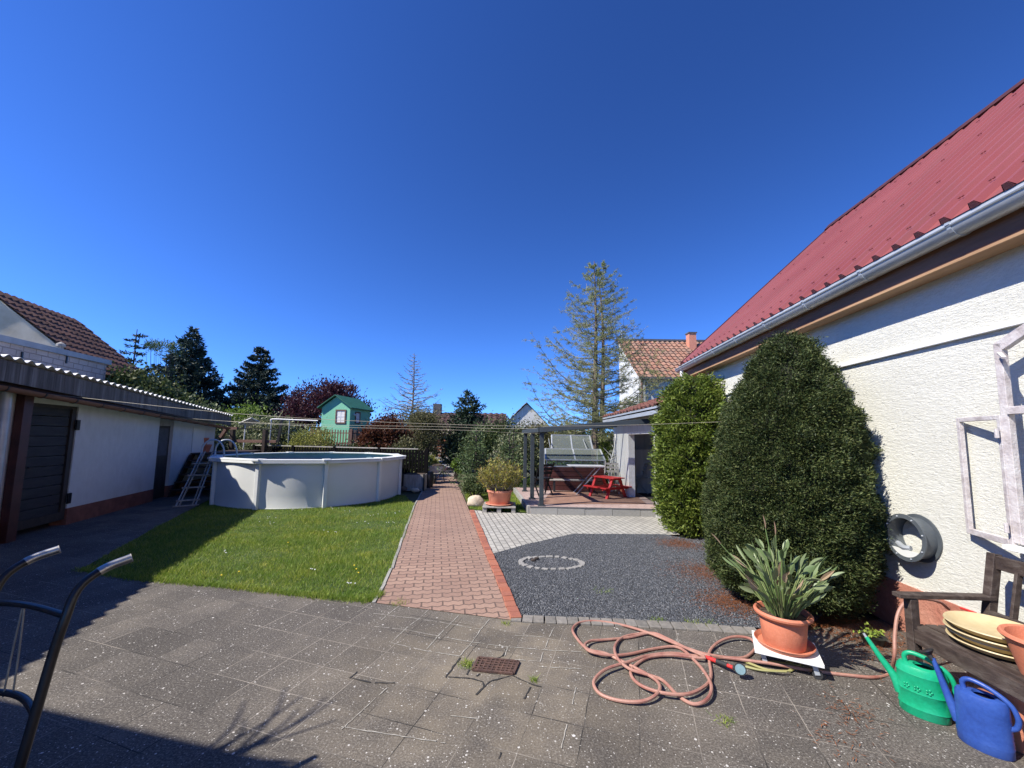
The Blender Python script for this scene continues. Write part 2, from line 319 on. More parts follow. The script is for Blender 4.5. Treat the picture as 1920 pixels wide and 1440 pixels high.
# yard slabs: dark weathered concrete with white chips, broken joints, stains
SLAB = math.radians(17.5)
def slab_mat():
    m, nt, b = newmat('yard_slabs'); b.inputs['Roughness'].default_value = .9
    v = coords(nt, (1, 1, 1), 0, 'World'); vr = coords(nt, (1, 1, 1), SLAB, 'World')
    f = noise(nt, v, 1.3, 6, .62); c = ramp(nt, f, [(.32, (.048, .039, .031)), (.5, (.105, .089, .071)), (.68, (.24, .203, .155))])
    f2 = noise(nt, v, 90, 4, .75); c = mix(nt, .6, c, ramp(nt, f2, [(.38, (.022, .019, .017)), (.52, (.11, .098, .084)), (.66, (.33, .31, .27))]))
    # lighter worn ground round the drain
    g = nt.nodes.new('ShaderNodeNewGeometry'); d = nd(nt, 'ShaderNodeVectorMath', operation='DISTANCE'); nt.links.new(g.outputs['Position'], d.inputs[0])
    dc = G(935, 1245); d.inputs[1].default_value = tuple(dc)
    mr = nd(nt, 'ShaderNodeMapRange'); nt.links.new(d.outputs['Value'], mr.inputs[0]); mr.inputs[1].default_value = .2; mr.inputs[2].default_value = 1.5; mr.inputs[3].default_value = .62; mr.inputs[4].default_value = 0
    mm = nd(nt, 'ShaderNodeMath', operation='MULTIPLY'); nt.links.new(mr.outputs[0], mm.inputs[0]); nt.links.new(ramp(nt, noise(nt, v, 3.5, 5), [(.35, (.2,)*3), (.62, (1,)*3)]), mm.inputs[1])
    c = mix(nt, mm.outputs[0], c, (.26, .215, .15))
    # slab to slab tone + joints
    br = nt.nodes.new('ShaderNodeTexBrick'); dn = nd(nt, 'ShaderNodeTexNoise', Scale=6, Detail=3); nt.links.new(vr, dn.inputs['Vector'])
    nt.links.new(mix(nt, .012, vr, dn.outputs[1], 'ADD'), br.inputs['Vector']); br.offset = 0
    for k, q in (('Scale', 1), ('Brick Width', .30), ('Row Height', .30), ('Mortar Size', .003), ('Mortar Smooth', .2)): br.inputs[k].default_value = q
    br.inputs['Color1'].default_value = (.5, .5, .5, 1); br.inputs['Color2'].default_value = (1, 1, 1, 1); br.inputs['Mortar'].default_value = (1, 1, 1, 1)
    c = mix(nt, .6, c, br.outputs[0], 'MULTIPLY')
    jm = nd(nt, 'ShaderNodeMath', operation='MULTIPLY'); nt.links.new(br.outputs[1], jm.inputs[0]); nt.links.new(ramp(nt, noise(nt, v, 2.3, 4), [(.38, (.25,)*3), (.52, (1,)*3)]), jm.inputs[1])
    c = mix(nt, jm.outputs[0], c, mix(nt, ramp(nt, noise(nt, v, .9, 2), [(.45, (0,)*3), (.55, (1,)*3)]), (.02, .018, .015), (.26, .23, .19)))
    # white chips of aggregate and droppings
    for sc, th, col in ((60, .20, (.42, .40, .36)), (26, .15, (.5, .48, .44)), (7, .06, (.55, .53, .50))):
        vo = nd(nt, 'ShaderNodeTexVoronoi', Scale=sc, Randomness=1); wv = mix(nt, .02, v, dn.outputs[1], 'ADD'); nt.links.new(wv, vo.inputs['Vector'])
        th_n = nd(nt, 'ShaderNodeMath', operation='MULTIPLY'); nt.links.new(noise(nt, v, sc*.35, 2), th_n.inputs[0]); th_n.inputs[1].default_value = th*2.6
        th_s = nd(nt, 'ShaderNodeMath', operation='SUBTRACT'); nt.links.new(th_n.outputs[0], th_s.inputs[0]); th_s.inputs[1].default_value = th*.55
        lt = nd(nt, 'ShaderNodeMath', operation='LESS_THAN'); nt.links.new(vo.outputs[0], lt.inputs[0]); nt.links.new(th_s.outputs[0], lt.inputs[1])
        sp = nt.nodes.new('ShaderNodeSeparateColor'); nt.links.new(vo.outputs[1], sp.inputs[0])
        gt = nd(nt, 'ShaderNodeMath', operation='GREATER_THAN'); nt.links.new(sp.outputs[0], gt.inputs[0]); gt.inputs[1].default_value = .42
        ml = nd(nt, 'ShaderNodeMath', operation='MULTIPLY'); nt.links.new(lt.outputs[0], ml.inputs[0]); nt.links.new(gt.outputs[0], ml.inputs[1])
        c = mix(nt, ml.outputs[0], c, col)
    # rusty stains
    c = mix(nt, ramp(nt, noise(nt, v, 1.9, 5, .7), [(.66, (0,)*3), (.78, (.45,)*3)]), c, (.13, .06, .03))
    nt.links.new(c, b.inputs['Base Color'])
    p = bump(nt, b, f2, .6, .008)
    iv = nd(nt, 'ShaderNodeMath', operation='SUBTRACT'); iv.inputs[0].default_value = 1; nt.links.new(jm.outputs[0], iv.inputs[1]); bump(nt, b, iv.outputs[0], .5, .01, p)
    return m
M['slabs'] = slab_mat()
def gravel_mat():
    m, nt, b = newmat('dark_gravel'); b.inputs['Roughness'].default_value = .85
    v = coords(nt, (1, 1, 1), 0, 'World'); vo = nd(nt, 'ShaderNodeTexVoronoi', Scale=75); nt.links.new(v, vo.inputs['Vector'])
    sp = nt.nodes.new('ShaderNodeSeparateColor'); nt.links.new(vo.outputs[1], sp.inputs[0])
    c = ramp(nt, sp.outputs[0], [(0, (.018, .02, .023)), (.6, (.06, .064, .07)), (.93, (.12, .124, .13)), (1, (.35, .35, .35))])
    nt.links.new(c, b.inputs['Base Color']); bump(nt, b, vo.outputs[0], 1, -.02); return m
M['gravel'] = gravel_mat()
M['gravel_stone'] = islandmat('gravel_stone', [(.035, .04, .048), (.08, .09, .105), (.055, .062, .073), (.17, .175, .185), (.09, .1, .115)], nz=.1, bs=0)
M['lawn_soil'] = mat('lawn_soil', (.025, .05, .008), (.06, .095, .018), 9, .95, .8, 50)
M['garden_ground'] = mat('garden_ground', (.03, .045, .012), (.09, .08, .04), 1.2, .95, .8, 20)
def grass_mat():
    m = leafmat('grass', [(.10, .18, .015), (.18, .275, .028), (.26, .35, .05), (.40, .41, .14)], .35); nt = m.node_tree; b = nt.nodes['Principled BSDF']
    src = b.inputs['Base Color'].links[0].from_socket; v = coords(nt, (1, 1, 1), 0, 'World'); f = ramp(nt, noise(nt, v, 2.2, 5, .65), [(.35, (.62, .78, .7)), (.5, (1, 1, 1)), (.68, (1.5, 1.2, .9))])
    c = mix(nt, 1.0, src, f, 'MULTIPLY'); nt.links.new(c, b.inputs['Base Color']); return m
M['grass'] = grass_mat()
M['needle_litter'] = leafmat('needle_litter', [(.16, .05, .02), (.26, .1, .04), (.10, .045, .025)], .1)
def tilemat(name, c1, c2, rot_map, w=.28, h=.32, dark=.3):
    m, nt, b = newmat(name); b.inputs['Roughness'].default_value = .75
    v = rot_map(nt); br = nt.nodes.new('ShaderNodeTexBrick'); nt.links.new(v, br.inputs['Vector']); br.offset = 0
    for k, q in (('Scale', 1), ('Brick Width', w), ('Row Height', h), ('Mortar Size', .03), ('Mortar Smooth', 1)): br.inputs[k].default_value = q
    br.inputs['Color1'].default_value = (*c1, 1); br.inputs['Color2'].default_value = (*c2, 1); br.inputs['Mortar'].default_value = (*[q*dark for q in c1], 1)
    c = mix(nt, .3, br.outputs[0], ramp(nt, noise(nt, v, 3, 5), [(.35, tuple(q*.4 for q in c1)), (.65, c2)])); nt.links.new(c, b.inputs['Base Color'])
    iv = nd(nt, 'ShaderNodeMath', operation='SUBTRACT'); iv.inputs[0].default_value = 1; nt.links.new(br.outputs[1], iv.inputs[1]); bump(nt, b, iv.outputs[0], 1, .04); return m
# ================================================================== THE SETTING
def P2(p, z): return (p[0], p[1], z)
def sheet(name, pts, z, mt, **k):
    return MB().poly([P2(p, z) for p in pts]).build(name, M[mt], kind='structure', **k)
sheet('ground', [(-400, -60), (400, -60), (400, 900), (-400, 900)], -.03, 'garden_ground')
lawn_pts = [G(*p) for p in [(150, 1068), (242, 1084), (330, 1092), (430, 1101), (520, 1111), (600, 1120), (690, 1127), (712, 1114), (735, 1068), (757, 1010), (779, 948), (760, 930), (560, 925), (390, 940), (300, 985)]]
pathL = [G(*p) for p in [(706, 1131), (722, 1100), (738, 1065), (757, 1010), (779, 948), (796, 915), (806, 893)]]
pathR = [G(*p) for p in [(958, 1163), (944, 1125), (927, 1080), (909, 1037), (895, 998), (880, 958), (866, 925), (853, 893)]]
cob = [G(*p) for p in [(958, 1160), (1030, 1164), (1130, 1168), (1230, 1173), (1330, 1179), (1420, 1186)]]
patio_pts = [(-12, -6), (-12, 3.0), (-10.5, 9), (-11, 13.5)] + [G(*p) for p in [(395, 935)]] + [G(300, 985), G(150, 1068)] + lawn_pts[1:7] + [pathL[0]] + [pathR[0]] + list(cob[1:]) + [G(1500, 1185), (5.5, 4.4), (5.5, -6)]
sheet('yard_slabs', patio_pts, 0, 'slabs')
sheet('lawn', lawn_pts, -.004, 'lawn_soil')
far0, far1 = G(822, 893), G(852, 893)
sheet('path', pathL+pathR[::-1], .004, 'path')
def prj(t, o): return np.array([math.sin(PAZ)*t+math.cos(PAZ)*o, math.cos(PAZ)*t-math.sin(PAZ)*o, 0])
# continuation of the path: grey pavers, three low steps, up to the timber screen
b0, b1 = pathL[-1], pathR[-1]; fd = _n(np.array([math.sin(PAZ), math.cos(PAZ), 0]))
sheet('garden_path', [b0, b1, b1+fd*7, b0+fd*7], .002, 'grey_path')
for i, (t, hh) in enumerate([(3.2, .10), (6.4, .22), (8.0, .34)]):
    a_, c_ = b0+fd*t, b1+fd*t
    MB().ext([P2(a_-fd*.0, 0), P2(c_, 0), P2(c_+fd*(1.6 if i else 3.2), 0), P2(a_+fd*(1.6 if i else 3.2), 0)], (0, 0, hh)).build('path_step', M['kerb'], kind='structure', bevel=.01)
paving = [G(*p) for p in [(882, 956), (905, 958), (950, 961), (1000, 963), (1240, 968), (1275, 1003), (1075, 1001), (990, 1020), (914, 1041), (895, 998)]]
sheet('grey_paving', paving, .002, 'grey_paving')
gravel_pts = [G(*p) for p in [(914, 1041), (990, 1020), (1075, 1001), (1245, 1002), (1300, 1012)]] + [(3.6, 7.0), (3.4, 4.2), G(1500, 1186), G(1420, 1178)] + [G(*p) for p in [(1330, 1171), (1230, 1165), (1130, 1161), (1030, 1157), (958, 1155), (944, 1118), (927, 1078)]]
sheet('gravel_bed', gravel_pts, .003, 'gravel')
grass2 = [G(*p) for p in [(870, 924), (880, 955), (905, 957), (997, 962), (970, 921)]]
sheet('grass_patch', grass2, .003, 'lawn_soil')

def strip_blocks(name, line, L, w, h, mt, gap=.008, z=0, jit=.004, side=0, kind='structure'):
    mb = MB(); line = [np.array(p) for p in line]; seg = 0; pos = 0.0
    D = np.cumsum([0]+[np.linalg.norm((line[i+1]-line[i])[:2]) for i in range(len(line)-1)])
    def at(t):
        i = min(max(int(np.searchsorted(D, t)-1), 0), len(line)-2); q = (t-D[i])/(D[i+1]-D[i]); return line[i]*(1-q)+line[i+1]*q, line[i+1]-line[i]
    t = L/2
    while t < D[-1]:
        p, d = at(t); a = math.atan2(d[1], d[0]); nx, ny = -math.sin(a), math.cos(a)
        mb.box((p[0]+nx*side+random.uniform(-jit, jit), p[1]+ny*side+random.uniform(-jit, jit), z+h/2+random.uniform(-jit, jit)*.6), (L-gap, w, h), a+random.uniform(-.02, .02)); t += L
    return mb.build(name, M[mt], kind=kind, bevel=.004)
strip_blocks('path_edging', pathR[:6], .12, .10, .05, 'edge_brick', z=-.025, side=-.05)
strip_blocks('lawn_edging', pathL[:6], .5, .035, .045, 'kerb', z=-.03, side=.02)
strip_blocks('gravel_edging', cob, .1, .13, .045, 'sett_row', z=-.03, side=0)
strip_blocks('paving_border', [b1+fd*.3, b1+fd*6], .8, .06, .12, 'kerb', z=-.02, side=-.05)

# white mortar in some of the slab joints
def joint(mb, pts, w=.007, o=(640, 1080), k=4.0):
    P = [G(o[0]+x/k, o[1]+y/k, .004) for x, y in pts]
    for a, b in zip(P[:-1], P[1:]):
        L = np.linalg.norm(b-a); n_ = max(2, int(L/.025)); d = (b-a)/L; s_ = np.array([-d[1], d[0], 0])
        ws = [w*random.uniform(.35, 1.25) for _ in range(n_+1)]; q = [a+(b-a)*i/n_+s_*random.uniform(-.003, .003) for i in range(n_+1)]
        for i in range(n_):
            if random.random() < .05: continue
            mb.poly([q[i]-s_*ws[i]/2, q[i+1]-s_*ws[i+1]/2, q[i+1]+s_*ws[i+1]/2, q[i]+s_*ws[i]/2])
mb = MB()
for l in [[(230,200),(120,270)], [(440,220),(345,290),(300,330)], [(660,245),(580,320),(475,400),(370,500)], [(885,290),(815,358),(725,450),(630,560)],
          [(1110,325),(1045,400),(980,495),(885,600)], [(240,280),(345,293),(580,320),(815,358),(1045,400)], [(245,378),(475,400),(725,450),(980,495),(1245,530),(1550,555),(1800,568)],
          [(370,500),(630,560),(885,600)], [(1600,380),(1560,458),(1520,555),(1490,640),(1300,625)], [(1245,535),(1225,600)]]: joint(mb, l)
for l in [[(1300,445),(1560,458)], [(360,820),(0,1150)], [(0,1130),(780,1250)], [(1690,1110),(1650,1290)], [(820,1045),(1030,1070)], [(1480,680),(1800,695)], [(1760,830),(1730,960)]]: joint(mb, l, .006)
mb.build('joint_mortar', mat('mortar', (.26, .24, .2), (.42, .40, .35), 30, .9), kind='structure', fixn=False)
# cracks beside the drain
mb = MB()
for l in [[(60,765),(120,715)], [(780,760),(890,610)], [(1010,890),(1070,830),(1110,790)], [(1070,830),(1060,790),(960,765),(800,755)], [(940,740),(960,700)], [(1010,750),(1040,730)], [(1110,790),(1280,745),(1400,800),(1500,830)], [(80,765),(250,800),(400,800)], [(1180,1370),(1195,1320)], [(1370,920),(1420,830)], [(1160,620),(1210,600),(1240,545)]]:
    joint(mb, l, .011)
mb.build('slab_cracks', M['darkness'], kind='structure', fixn=False)

# ------------------------------------------------------------------ leaf and blade generators
def rot_frames(n):
    v = rng.normal(size=(n, 3)); v /= np.linalg.norm(v, axis=1, keepdims=True); w = rng.normal(size=(n, 3)); w = np.cross(v, w); w /= np.linalg.norm(w, axis=1, keepdims=True); return v, w
def leafquads(P, d, w, L, Wd, bend=.0):
    n = len(P); L = np.broadcast_to(L, (n,))[:, None]; Wd = np.broadcast_to(Wd, (n,))[:, None]
    V_ = np.stack([P, P+d*L*.45+w*Wd*.5, P+d*L, P+d*L*.45-w*Wd*.5], 1).reshape(-1, 3)
    return V_, np.arange(n*4).reshape(n, 4)
def leaves(mb, P, L, Wd, bias=None, spread=1.0):
    d, w = rot_frames(len(P))
    if bias is not None:
        d = d*spread+bias; d /= np.linalg.norm(d, axis=1, keepdims=True); w = np.cross(d, rng.normal(size=d.shape)); w /= np.maximum(np.linalg.norm(w, axis=1, keepdims=True), 1e-6)
    n = len(P); L = L*rng.uniform(.6, 1.3, n); V_, F_ = leafquads(P, d, w, L, Wd*rng.uniform(.7, 1.2, n)); mb.raw(V_, F_)
def blades(mb, P, h, w, lean=.35):
    n = len(P); a = rng.uniform(0, 2*math.pi, n); h = h*rng.uniform(.5, 1.3, n); s = np.stack([np.cos(a), np.sin(a), 0*a], 1)*w*.5
    tip = P+np.stack([rng.normal(0, lean, n)*h, rng.normal(0, lean, n)*h, h], 1)
    V_ = np.stack([P-s, P+s, tip], 1).reshape(-1, 3); mb.raw(V_, np.arange(n*3).reshape(n, 3))
def inpoly(P, poly):
    x, y = P[:, 0], P[:, 1]; ins = np.zeros(len(P), bool); k = len(poly)
    for i in range(k):
        x1, y1 = poly[i][:2]; x2, y2 = poly[(i+1) % k][:2]
        c = ((y1 > y) != (y2 > y)) & (x < (x2-x1)*(y-y1)/(y2-y1+1e-12)+x1); ins ^= c
    return ins
def scatter(poly, n, z=0):
    q = np.array([p[:2] for p in poly]); lo, hi = q.min(0), q.max(0); P = rng.uniform(lo, hi, (n, 2)); P = P[inpoly(P, q)]
    return np.column_stack([P, np.full(len(P), z)])
# lawn
mb = MB(); P = scatter(lawn_pts, 260000, -.004); near = P[:, 1] < 7; keep = near | (rng.random(len(P)) < .6); P = P[keep]
cl = np.sin(P[:, 0]*3.1+P[:, 1]*1.7)+np.sin(P[:, 0]*1.3-P[:, 1]*4.1); blades(mb, P, .038*(1+.25*cl)[..., ], .006, .5)
e = [];
for a, b in zip(lawn_pts[0:7], lawn_pts[1:8]):
    t = rng.random((900, 1)); e.append(a+(b-a)*t+rng.normal(0, .03, (900, 3))*[1, 1, 0])
e = np.concatenate(e); e[:, 2] = 0; blades(mb, e, .04, .006, .6)
mb.build('grass', M['grass'], kind='stuff', label='short mown green grass of the sunny lawn', cat='grass')
mb = MB(); blades(mb, scatter(grass2, 30000, .003), .05, .008, .5)
mb.build('grass', M['grass'], kind='stuff', label='small patch of grass behind the pale boulder', cat='grass')
# gravel stones standing proud, and needle litter under the yew
mb = MB(); P = scatter(gravel_pts, 42000, .004); n_ = len(P); s_ = rng.uniform(.004, .011, n_)[:, None]; d, w = rot_frames(n_); u_ = np.cross(d, w)
V_ = np.stack([P+d*s_, P+w*s_, P-d*s_, P-w*s_*.8, P+u_*s_*.8, P-u_*s_*.8], 1).reshape(-1, 3)
base = np.arange(n_)[:, None, None]*6; T_ = np.array([[0,1,4],[1,2,4],[2,3,4],[3,0,4],[1,0,5],[2,1,5],[3,2,5],[0,3,5]])[None]
mb.raw(V_, (base+T_).reshape(-1, 3)); mb.build('gravel', M['gravel_stone'], kind='stuff', label='dark grey crushed stone of the gravel bed', cat='gravel')
mb = MB()
for c_, r_, k_ in [(G(1335, 1075), .45, 2600), (G(1375, 1130), .35, 2200), (G(1275, 1020), .35, 1800), ((2.9, 3.5, 0), .5, 2500), (G(1600, 1340), .16, 90), (G(1560, 1385), .2, 60)]:
    q = rng.normal(0, r_*.5, (k_, 3)); q[:, 2] = 0; P = np.array(c_)*[1, 1, 0]+q+[0, 0, .012]; d, w = rot_frames(len(P)); d[:, 2] *= .15; d /= np.linalg.norm(d, axis=1, keepdims=True); w = np.cross(d, [0, 0, 1.])
    V_, F_ = leafquads(P, d, w, .035, .005); mb.raw(V_, F_)
mb.build('fallen_needles', M['needle_litter'], kind='stuff', label='rust brown dead needles fallen beside the clipped yew', cat='needles')

# ================================================================== BARN (right)
W0 = G(1701, 1185); baz = math.radians(4.6); BU = np.array([math.sin(baz), math.cos(baz), 0]); BN = np.array([-math.cos(baz), math.sin(baz), 0])
def Bp(s, o, z): return W0*[1, 1, 0]+BU*s+BN*o+np.array([0, 0, z])
SE = 4.45; S0 = -7.0
EO = .24
_g1, _g2 = V(1920, 366, Bp(0, EO, 0), Bp(5, EO, 0)), V(1290, 692, Bp(0, EO, 0), Bp(5, EO, 0))
ZG = (_g1[2]+_g2[2])/2
barn = thing('barn', 'long rendered barn with a red ribbed metal roof along the right side of the yard', 'barn', Bp(0, -3, 0))
mb = MB(); mb.ext([Bp(S0, 0, .40), Bp(SE, 0, .40), Bp(SE, 0, ZG+.25), Bp(S0, 0, ZG+.25)], -BN*.3)
mb.ext([Bp(SE-.3, -.3, 0), Bp(SE-.3, -6, 0), Bp(SE-.3, -6, ZG+.2), Bp(SE-.3, -3.0, ZG+3.0), Bp(SE-.3, -.3, ZG+.2)], BU*.3)
mb.ext([Bp(S0, -.3, 0), Bp(S0, -6, 0), Bp(S0, -6, ZG+.2), Bp(S0, -3.0, ZG+3.0), Bp(S0, -.3, ZG+.2)], BU*.3)
mb.ext([Bp(S0, -5.7, 0), Bp(SE, -5.7, 0), Bp(SE, -5.7, ZG+.2), Bp(S0, -5.7, ZG+.2)], -BN*.3)
mb.build('wall', M['barn_plaster'], barn)
MB().ext([Bp(S0, .015, 0), Bp(SE, .015, 0), Bp(SE, .015, .40), Bp(S0, .015, .40)], -BN*.315).build('plinth', M['plinth'], barn)
RS = math.radians(43); rl = 4.35; rise = np.array([0, 0, math.sin(RS)])-BN*math.cos(RS)
ez = ZG+.15; pitch = .2; RN = np.array([0, 0, math.cos(RS)])+BN*math.sin(RS)
SR = SE+.28
def ribroof(side):
    mb = MB(); n_ = int((SR-S0)/pitch)
    up_ = rise if side > 0 else np.array([0, 0, math.sin(RS)])+BN*math.cos(RS)
    nn = RN if side > 0 else np.array([0, 0, math.cos(RS)])-BN*math.sin(RS)
    base = EO-.04 if side > 0 else -6-EO+.02
    prof = [(0, 0), (.125, 0), (.142, .042), (.182, .042), (.2, 0)]
    rows = []; 
    for i in range(n_):
        for (a, h) in prof[:-1]: rows.append((SR-(i*pitch+a), h))
    rows.append((SR-n_*pitch, 0)); k = len(rows); P = []
    for t in np.linspace(0, rl, 5): P += [Bp(s_, base, ez)+up_*t+nn*h for s_, h in rows]
    F_ = [(j*k+i, j*k+i+1, (j+1)*k+i+1, (j+1)*k+i) for j in range(4) for i in range(k-1)]
    mb.raw(P, F_); return mb
def red_roof_mat():
    m, nt, b = newmat('red_metal_roof'); v = coords(nt); c = ramp(nt, noise(nt, v, .8, 4), [(.3, (.22, .055, .054)), (.7, (.265, .075, .072))]); vs = coords(nt, (.25, 6, .25), -baz); c = mix(nt, ramp(nt, noise(nt, vs, 1.6, 5, .7), [(.45, (0,)*3), (.75, (.6,)*3)]), c, (.19, .075, .068)); nt.links.new(c, b.inputs['Base Color'])
    b.inputs['Roughness'].default_value = .42; bump(nt, b, noise(nt, v, 5, 2), .05, .01); return m
M['red_roof'] = red_roof_mat()
roof = ribroof(1).build('roof', M['red_roof'], barn, fixn=False)
ribroof(-1).build('roof', M['red_roof'], barn, fixn=False)
mb = MB()                                             # dark rib fillers at the eaves
for i in range(int((SR-S0)/pitch)):
    b_ = SR-i*pitch-.162; o_ = Bp(b_, EO-.038, ez); mb.ext([o_-BU*.030+RN*-.004, o_+BU*.030+RN*-.004, o_+BU*.017+RN*.038, o_-BU*.017+RN*.038], rise*.02)
fil = mb.build('rib_filler', M['black'], barn)
mb = MB()                                             # screw heads
for r_, t in enumerate((.22, 1.35, 2.5, 3.7)):
    for i in range(0, int((SR-S0)/pitch), 2 if r_ else 1):
        p = Bp(SR-i*pitch-.162, EO-.02, ez)+rise*(t+random.uniform(-.02, .02))+RN*.046
        for dx in (-.012, .012): mb.box(p+BU*dx, (.014, .014, .008))
merge(roof, fil, mb.build('screws', M['zinc'], barn))
# ridge cap, verge flashing
rt = Bp(0, EO-.02, ez)+rise*rl
mb = MB(); ra, rb = Bp(SR+.02, EO-.02, ez)+rise*rl, Bp(S0, EO-.02, ez)+rise*rl
for q in np.arange(0, 1, 1/26): a = ra+(rb-ra)*q; b = ra+(rb-ra)*(q+1/26+.002); mb.ext([a+rise*-.12+RN*.045, a+RN*.03+np.array([0, 0, .05]), a+np.array([0, 0, .05])+(-BN*.12)-[0, 0, .07], a-[0, 0, .05]], b-a)
mb.build('ridge_cap', M['maroon'], barn)
MB().ext([Bp(SR, EO-.02, ez+.045), Bp(SR, EO-.02, ez-.1), (Bp(SR, EO-.02, ez-.1)+rise*rl), (Bp(SR, EO-.02, ez+.045)+rise*rl)], BU*.015).build('verge_trim', M['maroon'], barn)
# timber behind the gutter and soffit
MB().ext([Bp(S0, EO-.06, ez-.30), Bp(SR-.02, EO-.06, ez-.30), Bp(SR-.02, EO-.06, ez-.02), Bp(S0, EO-.06, ez-.02)], -BN*.03).build('fascia', M['fascia'], barn)
MB().ext([Bp(S0, EO-.05, ez-.32), Bp(SR-.04, EO-.05, ez-.32), Bp(SR-.04, .0, ez-.31), Bp(S0, .0, ez-.31)], (0, 0, .02)).build('soffit', M['light_timber'], barn)
mb = MB(); gr = .075; gz = ez-.10; ang = np.linspace(math.pi, 2*math.pi, 10); ring = []
for r_ in (gr, gr-.006): ring += [(EO+.0+r_*math.cos(a), gz+r_*math.sin(a)) for a in (ang if r_ == gr else ang[::-1])]
mb.ext([Bp(S0, o_, z_) for o_, z_ in ring], BU*(SR+.06-S0)); mb.tube([Bp(S0, EO+gr, gz), Bp(SR+.06, EO+gr, gz)], .011, 8)
mb.build('gutter', M['zinc'], barn, smooth='auto')
gut = [o for o in COL.objects if o.name.startswith('gutter')][-1]
s_ = SR-.25
while s_ > S0:
    mb = MB(); mb.ext([Bp(s_, EO+(gr+.005)*math.cos(a), gz+(gr+.005)*math.sin(a)) for a in ang]+[Bp(s_, EO+(gr-.004)*math.cos(a), gz+(gr-.004)*math.sin(a)) for a in ang[::-1]], BU*.028)
    mb.box(Bp(s_+.014, EO+gr+.004, gz+.012), (.022, .03, .018)); mb.build('bracket', M['zinc'], gut); s_ -= .78
MB().ext([Bp(S0, EO-.055, ez+.01), Bp(SR+.02, EO-.055, ez+.01), Bp(SR+.02, EO-.02, gz-.02), Bp(S0, EO-.02, gz-.02)], BN*.003).build('flashing', M['zinc'], barn)
# strip along the wall and a short downpipe at the far corner
MB().ext([Bp(S0, .002, 2.39), Bp(SE, .002, 2.39), Bp(SE, .002, 2.425), Bp(S0, .002, 2.425)], BN*.03).build('wall_strip', M['white_paint'], barn, bevel=.004)
MB().tube(spline([Bp(SE+.12, EO, gz-.06), Bp(SE+.12, EO, gz-.16), Bp(SE+.1, .1, gz-.45), Bp(SE+.1, .08, gz-.7), Bp(SE+.1, .08, 0.05)], 5), .04, 10).build('downpipe', M['old_white'], barn, smooth=True)
print('BARN eave z', ZG, 'gutter check')

# ================================================================== SHED (left)
L0 = G(122.8, 984); L1 = G(282, 940.5); LU = _n((L1-L0)*[1, 1, 0]); LN = np.array([LU[1], -LU[0], 0])
def Lp(s, o, z): return L0*[1, 1, 0]+LU*s+LN*o+np.array([0, 0, z])
def Ls(px, py): q = V(px, py, L0, L1); return (q-L0).dot(LU), q[2]
print('door1', Ls(50, 750), Ls(145, 765), Ls(22, 1010), 'door2', Ls(300, 787), Ls(326, 790), 'end', Ls(405, 790), 'hatch', Ls(361, 798), Ls(383, 848))
sE = Ls(405, 790)[0]; sS = -6.0
d1a, d1b = Ls(42, 830)[0], Ls(140, 830)[0]; d2a, d2b = Ls(296, 830)[0], Ls(323, 830)[0]
SHZ = 2.3
shed = thing('shed', 'low white rendered outbuilding with brick base and dark doors on the shaded left side', 'shed', Lp(2, -2, 0))
mb = MB()
for a, b, z0, z1 in [(sS, d1a, .28, SHZ), (d1a, d1b, 2.04, SHZ), (d1b, d2a, .28, SHZ), (d2a, d2b, 1.98, SHZ), (d2b, sE, .28, SHZ)]:
    mb.ext([Lp(a, 0, z0), Lp(b, 0, z0), Lp(b, 0, z1), Lp(a, 0, z1)], -LN*.22)
mb.ext([Lp(sE-.2, -.22, 0), Lp(sE-.2, -3.6, 0), Lp(sE-.2, -3.6, 2.2), Lp(sE-.2, -.22, 2.2)], LU*.2)
mb.ext([Lp(sS, -3.6, 0), Lp(sE, -3.6, 0), Lp(sE, -3.6, 2.1), Lp(sS, -3.6, 2.1)], -LN*.2)
mb.build('wall', M['white_plaster'], shed)
mb = MB()
for a, b in [(sS, d1a), (d1b, d2a), (d2b, sE)]: mb.ext([Lp(a, .012, 0), Lp(b, .012, 0), Lp(b, .012, .28), Lp(a, .012, .28)], -LN*.23)
mb.build('plinth', M['shed_brick'], shed)
def fibre_mat():
    m, nt, b = newmat('stained_fibre_cement'); b.inputs['Roughness'].default_value = .9
    v = coords(nt, (6, 6, .45)); c = ramp(nt, noise(nt, v, 1.6, 5, .7), [(.3, (.05, .047, .043)), (.55, (.14, .13, .12)), (.75, (.30, .29, .27))]); nt.links.new(c, b.inputs['Base Color']); return m
M['fibre'] = fibre_mat()
zt0, zt1 = V(0, 672, Lp(0, .38, 0), Lp(5, .38, 0))[2], V(412, 778, Lp(0, .38, 0), Lp(5, .38, 0))[2]
print('shed roof z', zt0, zt1)
sR0, sR1 = Ls(0, 700)[0]-.2, sE+.1
def zt(s): return zt0+(zt1-zt0)*(s-sR0)/(sR1-sR0)
mb = MB()
n_ = 60
for i in range(n_):
    a = sS+(sR1-sS)*i/n_; b = sS+(sR1-sS)*(i+1)/n_-.004
    mb.ext([Lp(a, .38, zt(a)-.30), Lp(b, .38, zt(b)-.30), Lp(b, .38, zt(b)-.02), Lp(a, .38, zt(a)-.02)], -LN*.02)
mb.build('fascia', M['fibre'], shed)
mb = MB(); k = int((sR1-sS)/.02); xs = np.linspace(sS, sR1, k)
P = []
for (o_, dz) in ((.43, .03), (-3.9, -.35)): P += [Lp(x, o_, zt(x)+dz+.025*math.sin(x*2*math.pi/.177)) for x in xs]
mb.raw(P, [(i, i+1, k+i+1, k+i) for i in range(k-1)])
P = []
for dz in (.03, .022): P += [Lp(x, .43, zt(x)+dz+.025*math.sin(x*2*math.pi/.177)-(0 if dz == .03 else .001)) for x in xs]
mb.raw(P, [(i, i+1, k+i+1, k+i) for i in range(k-1)])
